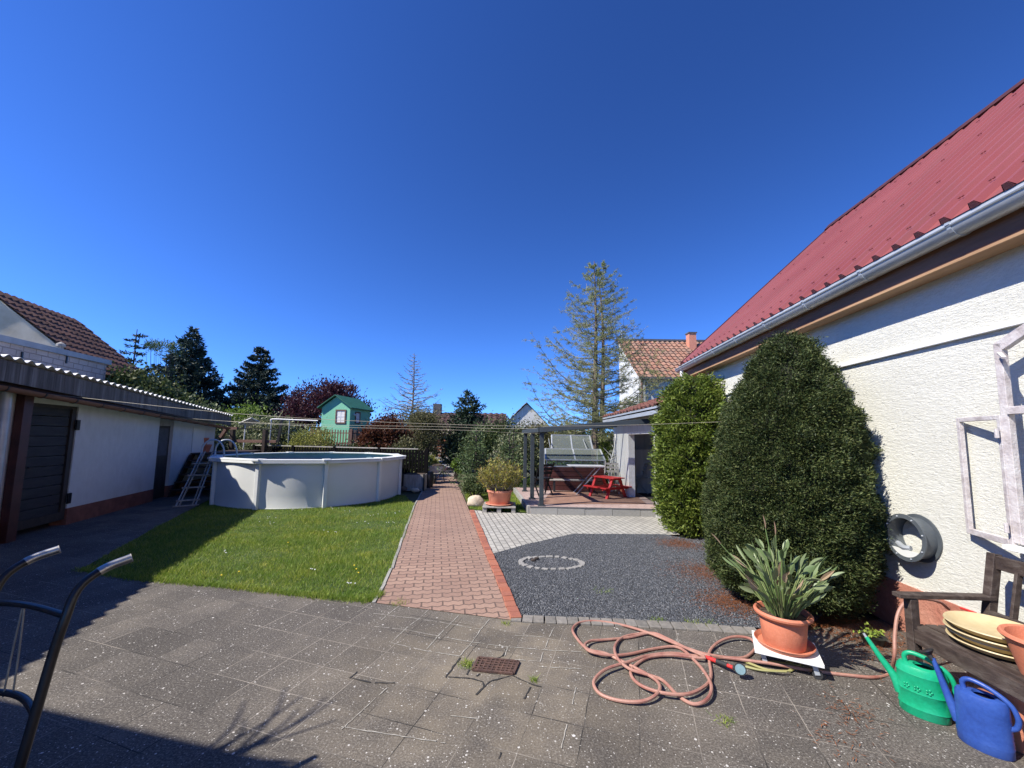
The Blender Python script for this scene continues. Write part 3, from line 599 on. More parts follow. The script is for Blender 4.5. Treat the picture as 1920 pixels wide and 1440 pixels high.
mb.build('roof', mat('corrugated_sheet', (.55, .55, .52), (.72, .71, .68), 3, .7), shed, smooth=True, fixn=False)
mb = MB(); ang = np.linspace(math.pi, 2*math.pi, 9)
def gz_(s): return zt(s)-.36
a_, b_ = sS, sR1; P = [Lp(a_, .33+.065*math.cos(t), gz_(a_)+.065*math.sin(t)) for t in ang]+[Lp(a_, .33+.058*math.cos(t), gz_(a_)+.058*math.sin(t)) for t in ang[::-1]]
mb.ext(P, Lp(b_, 0, gz_(b_))-Lp(a_, 0, gz_(a_))); g_ = mb.build('gutter', M['fascia'], shed, smooth='auto')
s_ = sS+.3
while s_ < sR1:
    MB().ext([Lp(s_, .33+.072*math.cos(t), gz_(s_)+.072*math.sin(t)) for t in ang]+[Lp(s_, .33+.064*math.cos(t), gz_(s_)+.064*math.sin(t)) for t in ang[::-1]], LU*.025).build('bracket', M['black'], g_); s_ += .62
MB().ext([Lp(sS, 0, SHZ-.02), Lp(sR1, 0, SHZ-.02), Lp(sR1, .38, zt1-.27), Lp(sS, .38, zt0-.27)], (0, 0, .015)).build('soffit', M['dark_timber'], shed)
# dark red corner column and pale pipe at the left
cs = Ls(24, 860)[0]
MB().ext([Lp(cs-.10, .015, 0), Lp(cs+.06, .015, 0), Lp(cs+.06, .015, SHZ), Lp(cs-.10, .015, SHZ)], LN*.1).build('column', M['maroon'], shed, bevel=.005)
MB().tube([Lp(cs-.35, .08, 0), Lp(cs-.35, .08, SHZ)], .06, 14).build('downpipe', M['zinc'], shed, smooth=True)
M['door_wood'] = mat('door_wood', (.010, .011, .014), (.035, .034, .034), 4, .7, .4, 40, stretch=(1, 1, 5))
M['door_wood_dark'] = mat('door_wood_dark', (.018, .013, .01), (.05, .038, .03), 4, .6, .3, 40, stretch=(4, 4, 1))
mb = MB(); nb = 11
for i in range(nb): z0 = .22+i*(1.80/nb); mb.ext([Lp(d1a+.09, -.05, z0), Lp(d1b-.09, -.05, z0), Lp(d1b-.09, -.05, z0+1.80/nb-.008), Lp(d1a+.09, -.05, z0+1.80/nb-.008)], -LN*.03)
door = mb.build('door', M['door_wood'], shed, bevel=.004)
mb = MB()
for a, b, z0, z1 in [(d1a, d1a+.1, .1, 2.04), (d1b-.1, d1b, .1, 2.04), (d1a+.1, d1b-.1, 1.99, 2.04), (d1a+.1, d1b-.1, .1, .235)]: mb.ext([Lp(a, -.02, z0), Lp(b, -.02, z0), Lp(b, -.02, z1), Lp(a, -.02, z1)], -LN*.05)
mb.build('door_frame', M['door_wood_dark'], door)
mb = MB(); mb.box(Lp(d1a+.16, -.04, 1.0), (.035, .012, .2), math.atan2(LU[1], LU[0])); mb.bar(Lp(d1a+.16, 0.0, 1.04), Lp(d1a+.3, .0, 1.04), .02, .02); mb.build('handle', M['black_metal'], door)
for z_ in (.45, 1.72): MB().ext([Lp(d1b-.03, .0, z_-.09), Lp(d1b+.05, .0, z_-.09), Lp(d1b+.05, .0, z_+.09), Lp(d1b-.03, 0, z_+.09)], LN*.02).build('hinge', M['black_metal'], door)
door = MB().ext([Lp(d2a, -.07, .02), Lp(d2b, -.07, .02), Lp(d2b, -.07, 1.98), Lp(d2a, -.07, 1.98)], -LN*.03).build('door', M['door_wood_dark'], shed)
MB().ext([Lp(d2a+.07, -.06, 1.05), Lp(d2b-.1, -.06, 1.05), Lp(d2b-.1, -.06, 1.72), Lp(d2a+.07, -.06, 1.72)], -LN*.006).build('pane', M['slate'], door)
MB().ext([Lp(d2a+.03, -.055, 1.78), Lp(d2b-.03, -.055, 1.78), Lp(d2b-.03, -.055, 1.95), Lp(d2a+.03, -.055, 1.95)], -LN*.01).build('panel', M['grey_wood'], door)
h0, h1 = Ls(361, 810)[0], Ls(383, 810)[0]
hz0 = Ls(372, 848)[1]
MB().ext([Lp(h0, .004, hz0), Lp(h1, .004, hz0), Lp(h1, .004, 1.82), Lp(h0, .004, 1.82)], LN*.02).build('hatch', M['pool_wall'], shed, bevel=.005)
for px in (298, 366):
    s_ = Ls(px, 780)[0]; MB().tube(spline([Lp(s_, 0, 2.02), Lp(s_, .07, 2.02), Lp(s_, .09, 1.99), Lp(s_+.03, .07, 1.97)], 4), .008, 6).build('hook', M['black_metal'], shed)

# ================================================================== NEIGHBOURS BEYOND THE SHED
def tiles(mb, o, A_, B_, N_, w=.25, h=.34, amp=.025, lift=.03):
    A_ = np.array(A_, float); B_ = np.array(B_, float); la, lb = np.linalg.norm(A_), np.linalg.norm(B_); na, nb_ = max(1, int(la/w)), max(1, int(lb/h)); a = A_/la; b = B_/lb; w = la/na; h = lb/nb_
    V_, F_ = [], []
    for j in range(nb_):
        for i in range(na):
            k = len(V_); jx = random.uniform(-.006, .006)
            for (tt, lf) in ((0, lift), (1.04, 0)):
                for q in range(5): V_.append(o+a*(i+q/4)*w+b*(j+tt)*h+N_*(lf+jx+amp*math.sin(q/4*2*math.pi)))
            for q in range(4): F_.append((k+q, k+q+1, k+5+q+1, k+5+q))
            V_ += [V_[k+q]-N_*lift for q in range(5)]
            for q in range(4): F_.append((k+10+q, k+11+q, k+q+1, k+q))
    mb.raw(V_, F_)
def zat(px, py, o): q = V(px, py, Lp(0, o, 0), Lp(5, o, 0)); return (q-L0).dot(LU), q[2]
nw0, nw1 = zat(0, 640, -4.2), zat(185, 680, -4.2)
print('neigh wall', nw0, nw1)
bw = thing('garden_wall', 'whitewashed block wall with grey metal coping behind the shed roof', 'wall', Lp(0, -4.3, 0))
s0_, s1_ = sS-2, nw1[0]+.4; za = nw0[1]+(nw1[1]-nw0[1])/(nw1[0]-nw0[0])*(s0_-nw0[0]); zb = nw1[1]+(nw1[1]-nw0[1])/(nw1[0]-nw0[0])*.4
def _bwmap(nt):
    g = nt.nodes.new('ShaderNodeNewGeometry'); mp = nt.nodes.new('ShaderNodeMapping'); nt.links.new(g.outputs['Position'], mp.inputs[0]); mp.inputs['Rotation'].default_value = (math.pi/2, 0, 0)
    sp = nt.nodes.new('ShaderNodeSeparateXYZ'); nt.links.new(g.outputs['Position'], sp.inputs[0]); cb = nt.nodes.new('ShaderNodeCombineXYZ'); nt.links.new(sp.outputs[1], cb.inputs[0]); nt.links.new(sp.outputs[2], cb.inputs[1]); return cb.outputs[0]
M['blocks'] = brickmat('whitewashed_blocks', (.42, .36, .33), (.5, .44, .41), (.17, .14, .12), .38, .17, 0, .014, blot=(.3, .25, .22), mapping=_bwmap, uneven=1.5)
MB().ext([Lp(s0_, -4.2, 0), Lp(s1_, -4.2, 0), Lp(s1_, -4.2, zb), Lp(s0_, -4.2, za)], -LN*.25).build('wall', M['blocks'], bw)
MB().ext([Lp(s0_, -4.12, za), Lp(s1_+.1, -4.12, zb), Lp(s1_+.1, -4.12, zb+.16), Lp(s0_, -4.12, za+.16)], -LN*.4).build('coping', mat('coping', (.26, .28, .3), (.36, .38, .4), 3, .6), bw)
for px in (40, 125):
    q = zat(px, 668, -4.19); MB().ext([Lp(q[0]-.02, -4.19, q[1]-.22), Lp(q[0]+.03, -4.19, q[1]-.22), Lp(q[0]+.03, -4.19, q[1]+.12), Lp(q[0]-.02, -4.19, q[1]+.12)], LN*.02).build('wall_anchor', M['black_metal'], bw)
# gable house
HA = A(112, 645, 13.0); gz0 = HA[2]; hx = np.array([HA[0], HA[1], 0])
def Hp(s, o, z): return hx+LU*s+LN*o+np.array([0, 0, z])
far = V(197, 657, hx, hx+LU); sf = (far-hx).dot(LU)
print('house L', hx, gz0, sf, far)
# slope from the visible gable edge: ray at (0,558) met with the gable plane
gp = V(0, 558, hx, hx-LN); go = (gp-hx).dot(-LN); gzz = gp[2]; slope = (gzz-gz0)/go; hx = hx+LN*1.0; gz0 -= slope; HW = 3.05; rz_ = gz0+slope*HW; sf = 3.9
print('gable slope', math.degrees(math.atan(slope)), 'ridge', rz_)
house = thing('gable_house', 'old plastered gable house with dark brown tiled roof beyond the block wall', 'house', Hp(0, -4, 0))
MB().ext([Hp(0, -.15, 0), Hp(0, -2*HW, 0), Hp(0, -2*HW, gz0), Hp(0, -HW, rz_-.08), Hp(0, -.15, gz0+.02)], LU*sf).build('wall', M['cream_plaster'], house)
mb = MB(); up_ = _n(-LN*HW+np.array([0, 0, rz_-gz0])); NN = _n(np.cross(LU, up_)); NN = NN if NN[2] > 0 else -NN; ln = math.hypot(HW, rz_-gz0)
tiles(mb, Hp(-.12, .1, gz0-.08), LU*(sf+.2), up_*(ln+.12), NN, .26, .36, .035, .04)
up2 = _n(LN*HW+np.array([0, 0, rz_-gz0])); N2 = _n(np.cross(LU, up2)); N2 = N2 if N2[2] > 0 else -N2
tiles(mb, Hp(-.12, -2*HW-.1, gz0-.08), LU*(sf+.2), up2*(ln+.12), N2, .26, .36, .035, .04)
mb.build('roof', islandmat('brown_tiles', [(.10, .042, .03), (.16, .07, .05), (.075, .035, .028)], nz=.25, bs=0), house, fixn=False)
vp = A(114, 650, 12.2); MB().tube([vp*[1, 1, 0]+[0, 0, vp[2]-.9], vp+[0, 0, 0]], .07, 10).lathe([(.0, .16), (.11, .08), (.11, .0), (0.0, 0)], vp, 10).build('vent_pipe', M['grey_wood'], None, label='short vent pipe with a cap between block wall and tiled roof', cat='vent pipe')
# ================================================================== ON AND ALONG THE BARN WALL
def BQ(s, o, z): return Bp(s, o, z)
M['old_window'] = mat('old_window', (.30, .26, .25), (.48, .44, .43), 14, .75, .5, 60, c3=(.60, .59, .57))
wf = thing('window_frame', 'old arched wooden window frame with peeling pale pink paint, hung open against the barn wall', 'window frame', Bp(-1.5, .14, .95))
fo, fw = .14, .046; sl_, sr_ = -1.0, -1.95; zb_, zs_ = .99, 2.27
mb = MB()
for s_ in (sl_, sr_+fw): mb.ext([Bp(s_, fo-.03, zb_), Bp(s_-fw, fo-.03, zb_), Bp(s_-fw, fo-.03, zs_), Bp(s_, fo-.03, zs_)], BN*.04)
ar = [(sl_+(sr_-sl_)*t, zs_+.16*math.sin(math.pi*t)) for t in np.linspace(0, 1, 13)]
mb.ext([Bp(a, fo-.03, z) for a, z in ar]+[Bp(sl_+(sr_-sl_)*(.055+.89*t), fo-.03, zs_-.05+.15*math.sin(math.pi*t)) for t in np.linspace(1, 0, 13)], BN*.04)
mb.ext([Bp(sl_-fw, fo-.028, 1.80), Bp(sr_+fw, fo-.028, 1.80), Bp(sr_+fw, fo-.028, 1.85), Bp(sl_-fw, fo-.028, 1.85)], BN*.05)
mb.ext([Bp(sl_-fw, fo-.028, zb_), Bp(sr_+fw, fo-.028, zb_), Bp(sr_+fw, fo-.028, zb_+.05), Bp(sl_-fw, fo-.028, zb_+.05)], BN*.05)
mb.build('frame', M['old_window'], wf, bevel=.004)
def sash(sa, oa, sb, ob, z0, z1, w=.030):
    mb = MB(); a = Bp(sa, oa, 0); b = Bp(sb, ob, 0); d = _n(b-a); n_ = np.array([d[1], -d[0], 0])*.028
    L = np.linalg.norm(b-a); q = lambda t, z: a+d*t+np.array([0, 0, z])
    for t0, t1, za, zb in [(0, w, z0, z1), (L-w, L, z0, z1), (w, L-w, z0, z0+w+.01), (w, L-w, z1-w, z1)]:
        mb.ext([q(t0, za), q(t1, za), q(t1, zb), q(t0, zb)], n_)
    return mb
sash(-1.0, .155, -.615, .05, .965, 1.80).build('sash', M['old_window'], wf, bevel=.003)
for z_ in (1.08, 1.68): MB().tube([Bp(-.995, .175, z_-.03), Bp(-.995, .175, z_+.03)], .011, 8).build('hinge', M['old_window'], wf)
mb = MB(); mb.bar(Bp(-1.05, fo+.03, 2.2), Bp(-1.14, fo+.1, 2.15), .02, .012); mb.build('stay', M['old_window'], wf)
MB().ext([Bp(-.98, 0, .945), Bp(-2.1, 0, .945), Bp(-2.1, 0, .975), Bp(-.98, 0, .975)], BN*.2).build('window_sill', M['white_paint'], None, bevel=.004, label='narrow white sill shelf on the barn wall beneath the old window frame', cat='sill')
# ring-shaped duct collar on the wall
rg = thing('vent_collar', 'grey plastic duct collar with bolted flanges on the white barn wall', 'duct collar', Bp(-.19, 0, .65))
def ringpart(o0, o1, r0, r1, th0=0, th1=2*math.pi, n=40):
    mb = MB(); P = []; F_ = []; full = abs(th1-th0-2*math.pi) < 1e-6; tt = np.linspace(th0, th1, n, endpoint=not full)
    for t in tt:
        for (r, o) in ((r0, o0), (r1, o0), (r1, o1), (r0, o1)): P.append(Bp(-.19+r*math.sin(t), o, .83+r*math.cos(t)))
    k = len(tt)
    for i in range(k if full else k-1):
        j = (i+1) % k
        for a in range(4): F_.append((i*4+a, i*4+(a+1) % 4, j*4+(a+1) % 4, j*4+a))
    if not full: F_ += [(0, 1, 2, 3), ((k-1)*4, (k-1)*4+1, (k-1)*4+2, (k-1)*4+3)]
    return mb.raw(P, F_)
M['grey_plastic'] = mat('grey_plastic', (.055, .065, .075), (.10, .115, .125), 5, .42)
ringpart(.0, .12, .158, .165).build('sleeve', M['grey_plastic'], rg, smooth='auto')
ringpart(.112, .122, .156, .19).build('flange', M['grey_plastic'], rg, smooth='auto')
ringpart(.002, .014, .156, .192).build('flange', M['grey_plastic'], rg, smooth='auto')
for t in np.arange(0, 8): MB().ball(Bp(-.19+.172*math.sin(t*.785+.3), .124, .83+.17*math.cos(t*.785+.3)), .007).build('bolt', M['zinc'], rg)
mb = MB(); t_ = np.linspace(math.pi*.72, math.pi*1.28, 10); mb.ext([Bp(-.19+.157*math.sin(t), .112, .83+.157*math.cos(t)) for t in t_], BN*.012); mb.build('damper_plate', M['pool_wall'], rg)
mb = MB(); mb.tube(spline([Bp(-.10, .10, .765), Bp(-.17, .115, .745), Bp(-.22, .10, .75)], 4), .02, 8); mb.build('clamp', M['zinc'], rg, smooth=True)
# tap
tp = thing('tap', 'brass garden tap with red lever low on the barn plinth', 'tap', Bp(-.62, 0, .34))
t0 = Bp(-.62, .02, .38)
MB().tube([t0, t0+BN*.09], .014, 10).tube(spline([t0+BN*.09, t0+BN*.12+[0, 0, -.01], t0+BN*.125+[0, 0, -.06]], 4), .012, 10).build('spout', M['chrome'], tp, smooth=True)
MB().bar(t0+BN*.07+[0, 0, .045]+BU*.05, t0+BN*.07+[0, 0, .05]-BU*.05, .02, .012).build('lever', M['red_paint'], tp, bevel=.003)
MB().tube([t0+BN*.07+[0, 0, .0], t0+BN*.07+[0, 0, .045]], .009, 8).build('valve', M['chrome'], tp)
# ---------------------------------------------------------------- bench
bx = G(1722, 1304)*[1, 1, 0]
print('bench', bx)
BD = -BN  # towards the wall
def Qp(d, s, z): return bx+BD*d-BU*s+np.array([0, 0, z])     # d: depth to the wall, s: along towards the camera
bench = thing('garden_bench', 'dark weathered wooden garden bench standing along the barn wall', 'bench', Qp(.25, .7, 0))
BL = 1.35
for s_ in (0, BL):
    MB().bar(Qp(0, s_, 0), Qp(0, s_, .60), .05, .055, BU).build('leg', M['bench_wood'], bench, bevel=.004)
    MB().bar(Qp(.44, s_, 0), Qp(.44, s_, .42), .05, .055, BU).bar(Qp(.44, s_, .40), Qp(.53, s_, .90), .05, .05, BU).build('leg', M['bench_wood'], bench, bevel=.004)
    MB().bar(Qp(-.09, s_, .615), Qp(.49, s_, .625), .065, .028).build('armrest', M['bench_wood'], bench, bevel=.006)
    MB().bar(Qp(.02, s_, .36), Qp(.44, s_, .36), .03, .07).build('side_rail', M['bench_wood'], bench, bevel=.003)
MB().bar(Qp(-.005, .03, .375), Qp(-.005, BL-.03, .375), .035, .085).build('front_rail', M['bench_wood'], bench, bevel=.004)
for i in range(6): MB().bar(Qp(.035+i*.078, -.01, .425), Qp(.035+i*.078, BL+.01, .425), .065, .022).build('seat_slat', M['bench_wood'], bench, bevel=.004)
MB().bar(Qp(.52, .02, .85), Qp(.52, BL-.02, .85), .03, .085, (0, 0, 1)).build('top_rail', M['bench_wood'], bench, bevel=.005)
MB().bar(Qp(.455, .02, .52), Qp(.455, BL-.02, .52), .03, .06).build('lower_rail', M['bench_wood'], bench, bevel=.004)
for i in range(9): s_ = .14+i*(BL-.28)/8; MB().bar(Qp(.457, s_, .54), Qp(.515, s_, .82), .035, .018, BU).build('back_slat', M['bench_wood'], bench, bevel=.003)
# ---------------------------------------------------------------- saucers and pots
sc = Qp(.20, .30, .437)
prof = [(0, .0), (.135, 0), (.165, .012), (.195, .034), (.203, .036), (.206, .030), (.199, .027), (.172, .004), (.142, -.008), (0, -.008)]
lbl = ['lowest beige plastic saucer, lying straight on the bench seat', 'second beige saucer from the bottom of the stack on the bench', 'third beige saucer up, just under the topmost one', 'topmost beige saucer of the stack, showing its empty hollow']
for i in range(4):
    k = [1.0, .98, 1.0, .98][i]
    MB().lathe([(r*k, z) for r, z in prof], sc+[[0, 0, .008], [.008, .012, .034], [-.012, 0, .062], [-.004, .01, .092]][i], 48).build('plant_saucer', M['beige_plastic'], None, smooth='auto', label=lbl[i], cat='saucer', group='stacked saucers on the bench')
def pot(name, c, r0, r1, h, mt, label, sx=1, sy=1, rz=0, rim=.03, soil=None, th=.012, cat='flower pot'):
    t = thing(name, label, cat, c)
    prof = [(0, 0), (r0, 0), (r0*1.01, .004), (r1*.965, h-rim), (r1*.965, h-rim), (r1+.006, h-rim+.004), (r1+.014, h-rim*.5), (r1+.008, h-.003), (r1, h), (r1-th, h-.006), (r1*.95-th, h-rim), (r0-th*.6, .015), (0, .015)]
    MB().lathe(prof, c, 48, sx, sy, rz).build('body', M[mt], t, smooth='auto')
    if soil is not None: MB().lathe([(0, 0.01), (r1*.5, .018), (r1*.945-th, 0)], c+np.array([0, 0, soil]), 24, sx, sy, rz).build('soil', M['soil'], t, smooth=True)
    return t
pot('flower_pot', Qp(.15, .60, .437), .115, .165, .20, 'terracotta', 'empty terracotta coloured pot standing on the bench seat beside the saucers')
lp = np.array([2.885, 2.28, 0])
pot('planter', lp, .20, .255, .322, 'terracotta_light', 'large wide terracotta coloured planter on the ground under the bench', sx=1.0, sy=1.0, rim=.05, soil=.17, cat='planter')
# ---------------------------------------------------------------- watering cans
def can(name, c, rz, mt, label, sc=1, rose=None, H=.315, L=.128, Wd=.085, tip=None, band=True):
    t = thing(name, label, 'watering can', c, rz=rz); t.scale = (sc, sc, sc)
    prof = [(0, 0), (.93, 0), (.97, .006), (.97, .05), (1.0, .054), (.98, .06), (.98, .15 if band else .07), (1.01, .154 if band else .075), (.985, .16 if band else .08), (.985, H-.055), (1.01, H-.05), (.985, H-.044), (.95, H-.02), (.86, H-.004), (.72, H)]
    if not band:
        prof = [(0, 0), (.93, 0), (.97, .006)]
        for i in range(9): z = .05+i*.022; prof += [(.98-.004*i, z), (1.0-.004*i, z+.011)]
        prof += [(.93, H-.02), (.86, H-.004), (.72, H)]
    mb = MB(); n = 40; P = []; R_ = [(r*L, r*Wd, z) for r, z in prof]
    for a, b, z in R_:
        for j in range(n): q = 2*math.pi*j/n; P.append((a*math.cos(q), b*math.sin(q), z))
    top = len(P)                                       # opening in the lid towards the spout
    for sc_, z in ((.55, H+.004), (.5, H-.012)):
        for j in range(n): q = 2*math.pi*j/n; P.append((.045 + sc_*L*.78*math.cos(q)*1.0-.03, sc_*Wd*1.15*math.sin(q), z))
    k = len(P)//n; mb.raw(P, [(i*n+j, i*n+(j+1) % n, (i+1)*n+(j+1) % n, (i+1)*n+j) for i in range(k-1) for j in range(n)])
    mb.build('body', M[mt], t, smooth='auto')
    MB().lathe([(0, 0), (.6, 0)], (0, 0, H-.03), 24, L, Wd).build('inside', M['black'], t)  # black disc in the opening, the can's inner shade put in as colour
    sp = spline([(-L*.86, 0, .10), (-L*1.1, 0, .19), ((-L*1.1+tip[0])/2, 0, (.19+tip[2])/2-.004), tip], 6); r = np.linspace(.032, .0125, len(sp))
    MB().tube(sp, r, 14).build('spout', M[mt], t, smooth=True)
    if rose:
        e = np.array(tip); MB().tube([e+[.0, 0, -.015], e+[-.018, 0, .012], e+[-.03, 0, .032], e+[-.034, 0, .038]], [.014, .018, .043, .043], 18).build('rose', M['black'], t, smooth='auto')
    else: e = np.array(tip); MB().tube([e-[-.004, 0, .01], e+[-.014, 0, .02]], [.009, .008], 10).build('nozzle', M['zinc'], t, smooth=True)
    hd = spline([(-L*.55, 0, H-.02), (-L*.62, 0, H+.035), (-L*.35, 0, H+.065), (L*.3, 0, H+.05), (L*.95, 0, H-.0), (L*1.18, 0, H-.07), (L*1.12, 0, H-.125), (L*.93, 0, H-.15)], 6)
    MB().tube(hd, .0145, 12).build('handle', M[mt], t, smooth=True)
    if band:                                          # raised flower reliefs
        for a in (-2.2, -1.75, -1.3, .9, 1.35, 1.8):
            mb = MB(); ca, sa = math.cos(a), math.sin(a); c_ = np.array([L*.985*ca, Wd*.985*sa, .185]); tx = _n(np.array([-L*sa, Wd*ca, 0]))
            for q in range(5): c2 = c_+tx*.013*math.cos(q*1.256)+np.array([0, 0, .013*math.sin(q*1.256)]); mb.ball(c2, (.007, .007, .007), 8, 5)
            mb.build('relief', M[mt], t, smooth=True)
    return t
gc = G(1734, 1340)*[1, 1, 0]; can('watering_can', gc+[0, .0, 0], math.radians(-48), 'green_plastic', 'bright green plastic watering can with long spout and metal tip', .88, tip=(-.275, 0, .40))
bc = G(1848, 1402)*[1, 1, 0]; can('watering_can', bc, math.radians(-62), 'blue_plastic', 'dark blue ribbed plastic watering can with a black rose', .82, rose=True, tip=(-.215, 0, .45), band=False, H=.33)
# ---------------------------------------------------------------- strelitzia pot on dolly
dc_ = G(1472, 1210, .125)*[1, 1, 0]; drz = math.radians(-28)
dl = thing('plant_dolly', 'square white painted board on castors under the strelitzia pot', 'plant dolly', dc_, rz=drz)
mb = MB().box((0, 0, .108), (.40, .34, .022)).build('board', M['white_paint'], dl, bevel=.003)
for sx_ in (-1, 1):
    for sy_ in (-1, 1):
        w_ = MB().box((sx_*.15, sy_*.12, .09), (.05, .05, .012)).bar((sx_*.15, sy_*.12-.014, .09), (sx_*.15+.015, sy_*.12-.014, .03), .004, .03, (1, 0, 0)).bar((sx_*.15, sy_*.12+.014, .09), (sx_*.15+.015, sy_*.12+.014, .03), .004, .03, (1, 0, 0)).build('castor', M['zinc'], dl)
        MB().tube([(sx_*.15+.015, sy_*.12-.01, .03), (sx_*.15+.015, sy_*.12+.01, .03)], .03, 16).build('wheel', M['rubber'], w_, smooth='auto')
pc = dc_+np.array([0, .01, .12])
MB().lathe([(0, 0), (.165, 0), (.185, .03), (.19, .032), (.186, .036), (.165, .008), (0, .006)], pc, 48).build('plant_saucer', M['terracotta'], None, smooth='auto', label='terracotta coloured saucer under the strelitzia pot on the dolly', cat='saucer')
pt = thing('potted_strelitzia', 'big terracotta pot of grey green strelitzia with upright paddle leaves on the dolly', 'potted plant', pc+[0, 0, .012]); pt.scale = (.89, .89, .9)
prof = [(0, 0), (.148, 0), (.152, .03), (.153, .033), (.168, .195), (.166, .2), (.185, .215), (.207, .232), (.209, .247), (.198, .262), (.186, .258), (.176, .24), (.16, .2), (.14, .02), (0, .02)]
MB().lathe(prof, pc+[0, 0, .012], 56).build('pot', M['terracotta'], pt, smooth='auto')
MB().lathe([(0, .0), (.1, .005), (.172, -.004)], pc+[0, 0, .238], 24).build('soil', M['soil'], pt)
def folded_leaf(mb, p, d, up_, L, w, curl=.25, fold=.5, n=7):
    d = _n(d); side = _n(np.cross(d, up_)); up_ = np.cross(side, d); V_ = []; F_ = []
    for i in range(n):
        t = i/(n-1); ww = w*(math.sin(math.pi*min(1, .04+t*.97))**.75)*(1-.15*t); c = p+d*L*t-np.array([0, 0, 1])*curl*L*t*t
        V_ += [c-side*ww*.5*math.cos(fold)+up_*ww*.5*math.sin(fold), c, c+side*ww*.5*math.cos(fold)+up_*ww*.5*math.sin(fold)]
    for i in range(n-1): a = i*3; F_ += [(a, a+1, a+4, a+3), (a+1, a+2, a+5, a+4)]
    mb.raw(V_, F_)
mbs, mbl, mbd = MB(), MB(), MB(); base = pc+np.array([0, 0, .245])
for i in range(118):
    a = random.uniform(0, 2*math.pi); rr = random.random()**.6; lean = rr*.78+.05; H_ = random.uniform(.20, .56)*(1-.30*rr); p0 = base+np.array([math.cos(a), math.sin(a), 0])*rr*.10
    d = _n(np.array([math.cos(a)*lean, math.sin(a)*lean, 1])); p1 = p0+d*H_; mid = (p0+p1)/2+np.array([math.cos(a), math.sin(a), 0])*-.015*rr
    mbs.tube(spline([p0, mid, p1], 3), np.linspace(.008, .0045, 7), 6)
    d2 = _n(d+np.array([math.cos(a), math.sin(a), 0])*random.uniform(.05, .5)+np.array([random.uniform(-.3, .3), random.uniform(-.3, .3), 0]))
    (mbl if random.random() > .1 else mbd).n; tgt = mbl if random.random() > .1 else mbd
    folded_leaf(tgt, p1, d2, np.array([math.cos(a+random.uniform(-1.5, 1.5)), math.sin(a+random.uniform(-1.5, 1.5)), .35]), random.uniform(.12, .20), random.uniform(.03, .06), random.uniform(0, .35), random.uniform(.25, .8))
for a, H_, l_ in ((2.2, .66, .1), (1.2, .6, .12), (2.9, .52, .45)):
    p1 = base+np.array([math.cos(a)*l_, math.sin(a)*l_, H_]); mbs.tube(spline([base, (base+p1)/2, p1], 3), np.linspace(.008, .004, 7), 6); folded_leaf(mbd, p1, p1-base, np.array([1, 0, .1]), .12, .022, 0, 1.2)
mbs.build('stems', leafmat('strelitzia_stem', [(.10, .17, .05), (.16, .22, .08), (.22, .24, .1)], .05), pt, smooth=True, fixn=False)
mbl.build('foliage', leafmat('strelitzia_leaf', [(.09, .14, .05), (.15, .21, .085), (.24, .29, .15), (.11, .165, .065)], .12, .38), pt, smooth=True, fixn=False)
mbd.build('dead_leaves', leafmat('dead_leaf', [(.28, .19, .11), (.38, .30, .2), (.2, .12, .08)], .15), pt, fixn=False)
# cut leaf stalks tied together by the dolly
mb = MB()
for a, b, c_ in [((1395, 1240), (1440, 1256), (1485, 1258)), ((1400, 1243), (1450, 1241), (1508, 1250)), ((1480, 1258), (1495, 1250), (1508, 1238)), ((1398, 1250), (1430, 1257), (1475, 1260))]:
    mb.tube(spline([G(*a, .012), G(*b, .02), G(*c_, .035)], 5), np.linspace(.010, .005, 11), 6)
folded_leaf(mb, G(1475, 1248, .02), np.array([.6, .3, .1]), np.array([0, 0, 1]), .11, .06)
mb.build('cut_stalks', leafmat('cut_stalk', [(.32, .28, .08), (.25, .26, .1), (.4, .34, .16)], .1), None, smooth=True, fixn=False, label='cut yellowing leaf stalks lying across the hose by the dolly', cat='cuttings')
# low black bowl with yellow leaves in the shade
bw_ = G(1637, 1207)*[1, 1, 0]
t = thing('planting_bowl', 'low dark bowl with a few yellow green leaves in the shade beside the yew', 'planting bowl', bw_)
MB().lathe([(0, 0), (.06, 0), (.085, .06), (.09, .065), (.08, .06), (.055, .05), (0, .05)], bw_, 28).build('bowl', M['black'], t, smooth='auto')
mb = MB(); P = bw_+rng.normal(0, 1, (70, 3))*[.035, .035, .012]+[0, 0, .085]; leaves(mb, P, .035, .02); mb.build('foliage', leafmat('yellow_leaf', [(.35, .42, .08), (.2, .3, .05)], .3), t)
# ---------------------------------------------------------------- hose and sprayer
hp = [(500, 437), (420, 420), (330, 405), (250, 392)]
pts2 = [(1500, 432), (1400, 415), (1300, 398), (1150, 378), (1000, 360), (850, 352), (700, 335), (550, 352), (440, 388), (310, 430), (242, 490), (240, 540), (290, 590), (400, 622), (520, 625), (600, 592), (632, 540), (600, 490), (500, 432), (440, 402), (380, 372), (300, 335), (200, 312), (132, 245), (108, 190), (150, 152), (250, 143), (400, 165), (560, 212), (700, 268), (830, 318), (930, 345), (1050, 362), (1140, 360), (1195, 320), (1205, 285), (1170, 247), (1080, 236), (990, 265), (932, 320), (928, 380), (938, 470), (905, 530), (800, 580), (650, 574), (520, 530), (460, 470), (470, 420), (560, 362), (700, 346), (900, 364), (780, 300), (640, 232), (560, 216), (450, 240), (300, 255), (215, 262), (180, 290), (215, 325), (330, 348), (450, 340), (600, 308), (740, 300), (850, 390), (925, 490), (940, 560), (905, 620), (830, 640), (740, 590), (650, 500), (560, 465), (450, 430), (380, 370), (360, 300), (400, 245), (480, 222), (600, 216), (700, 262), (780, 300), (880, 335), (935, 358)]
q = np.array(pts2, float); q[:, 0] = 1040+q[:, 0]/3.2; q[:, 1] = 1120+q[:, 1]/3.2
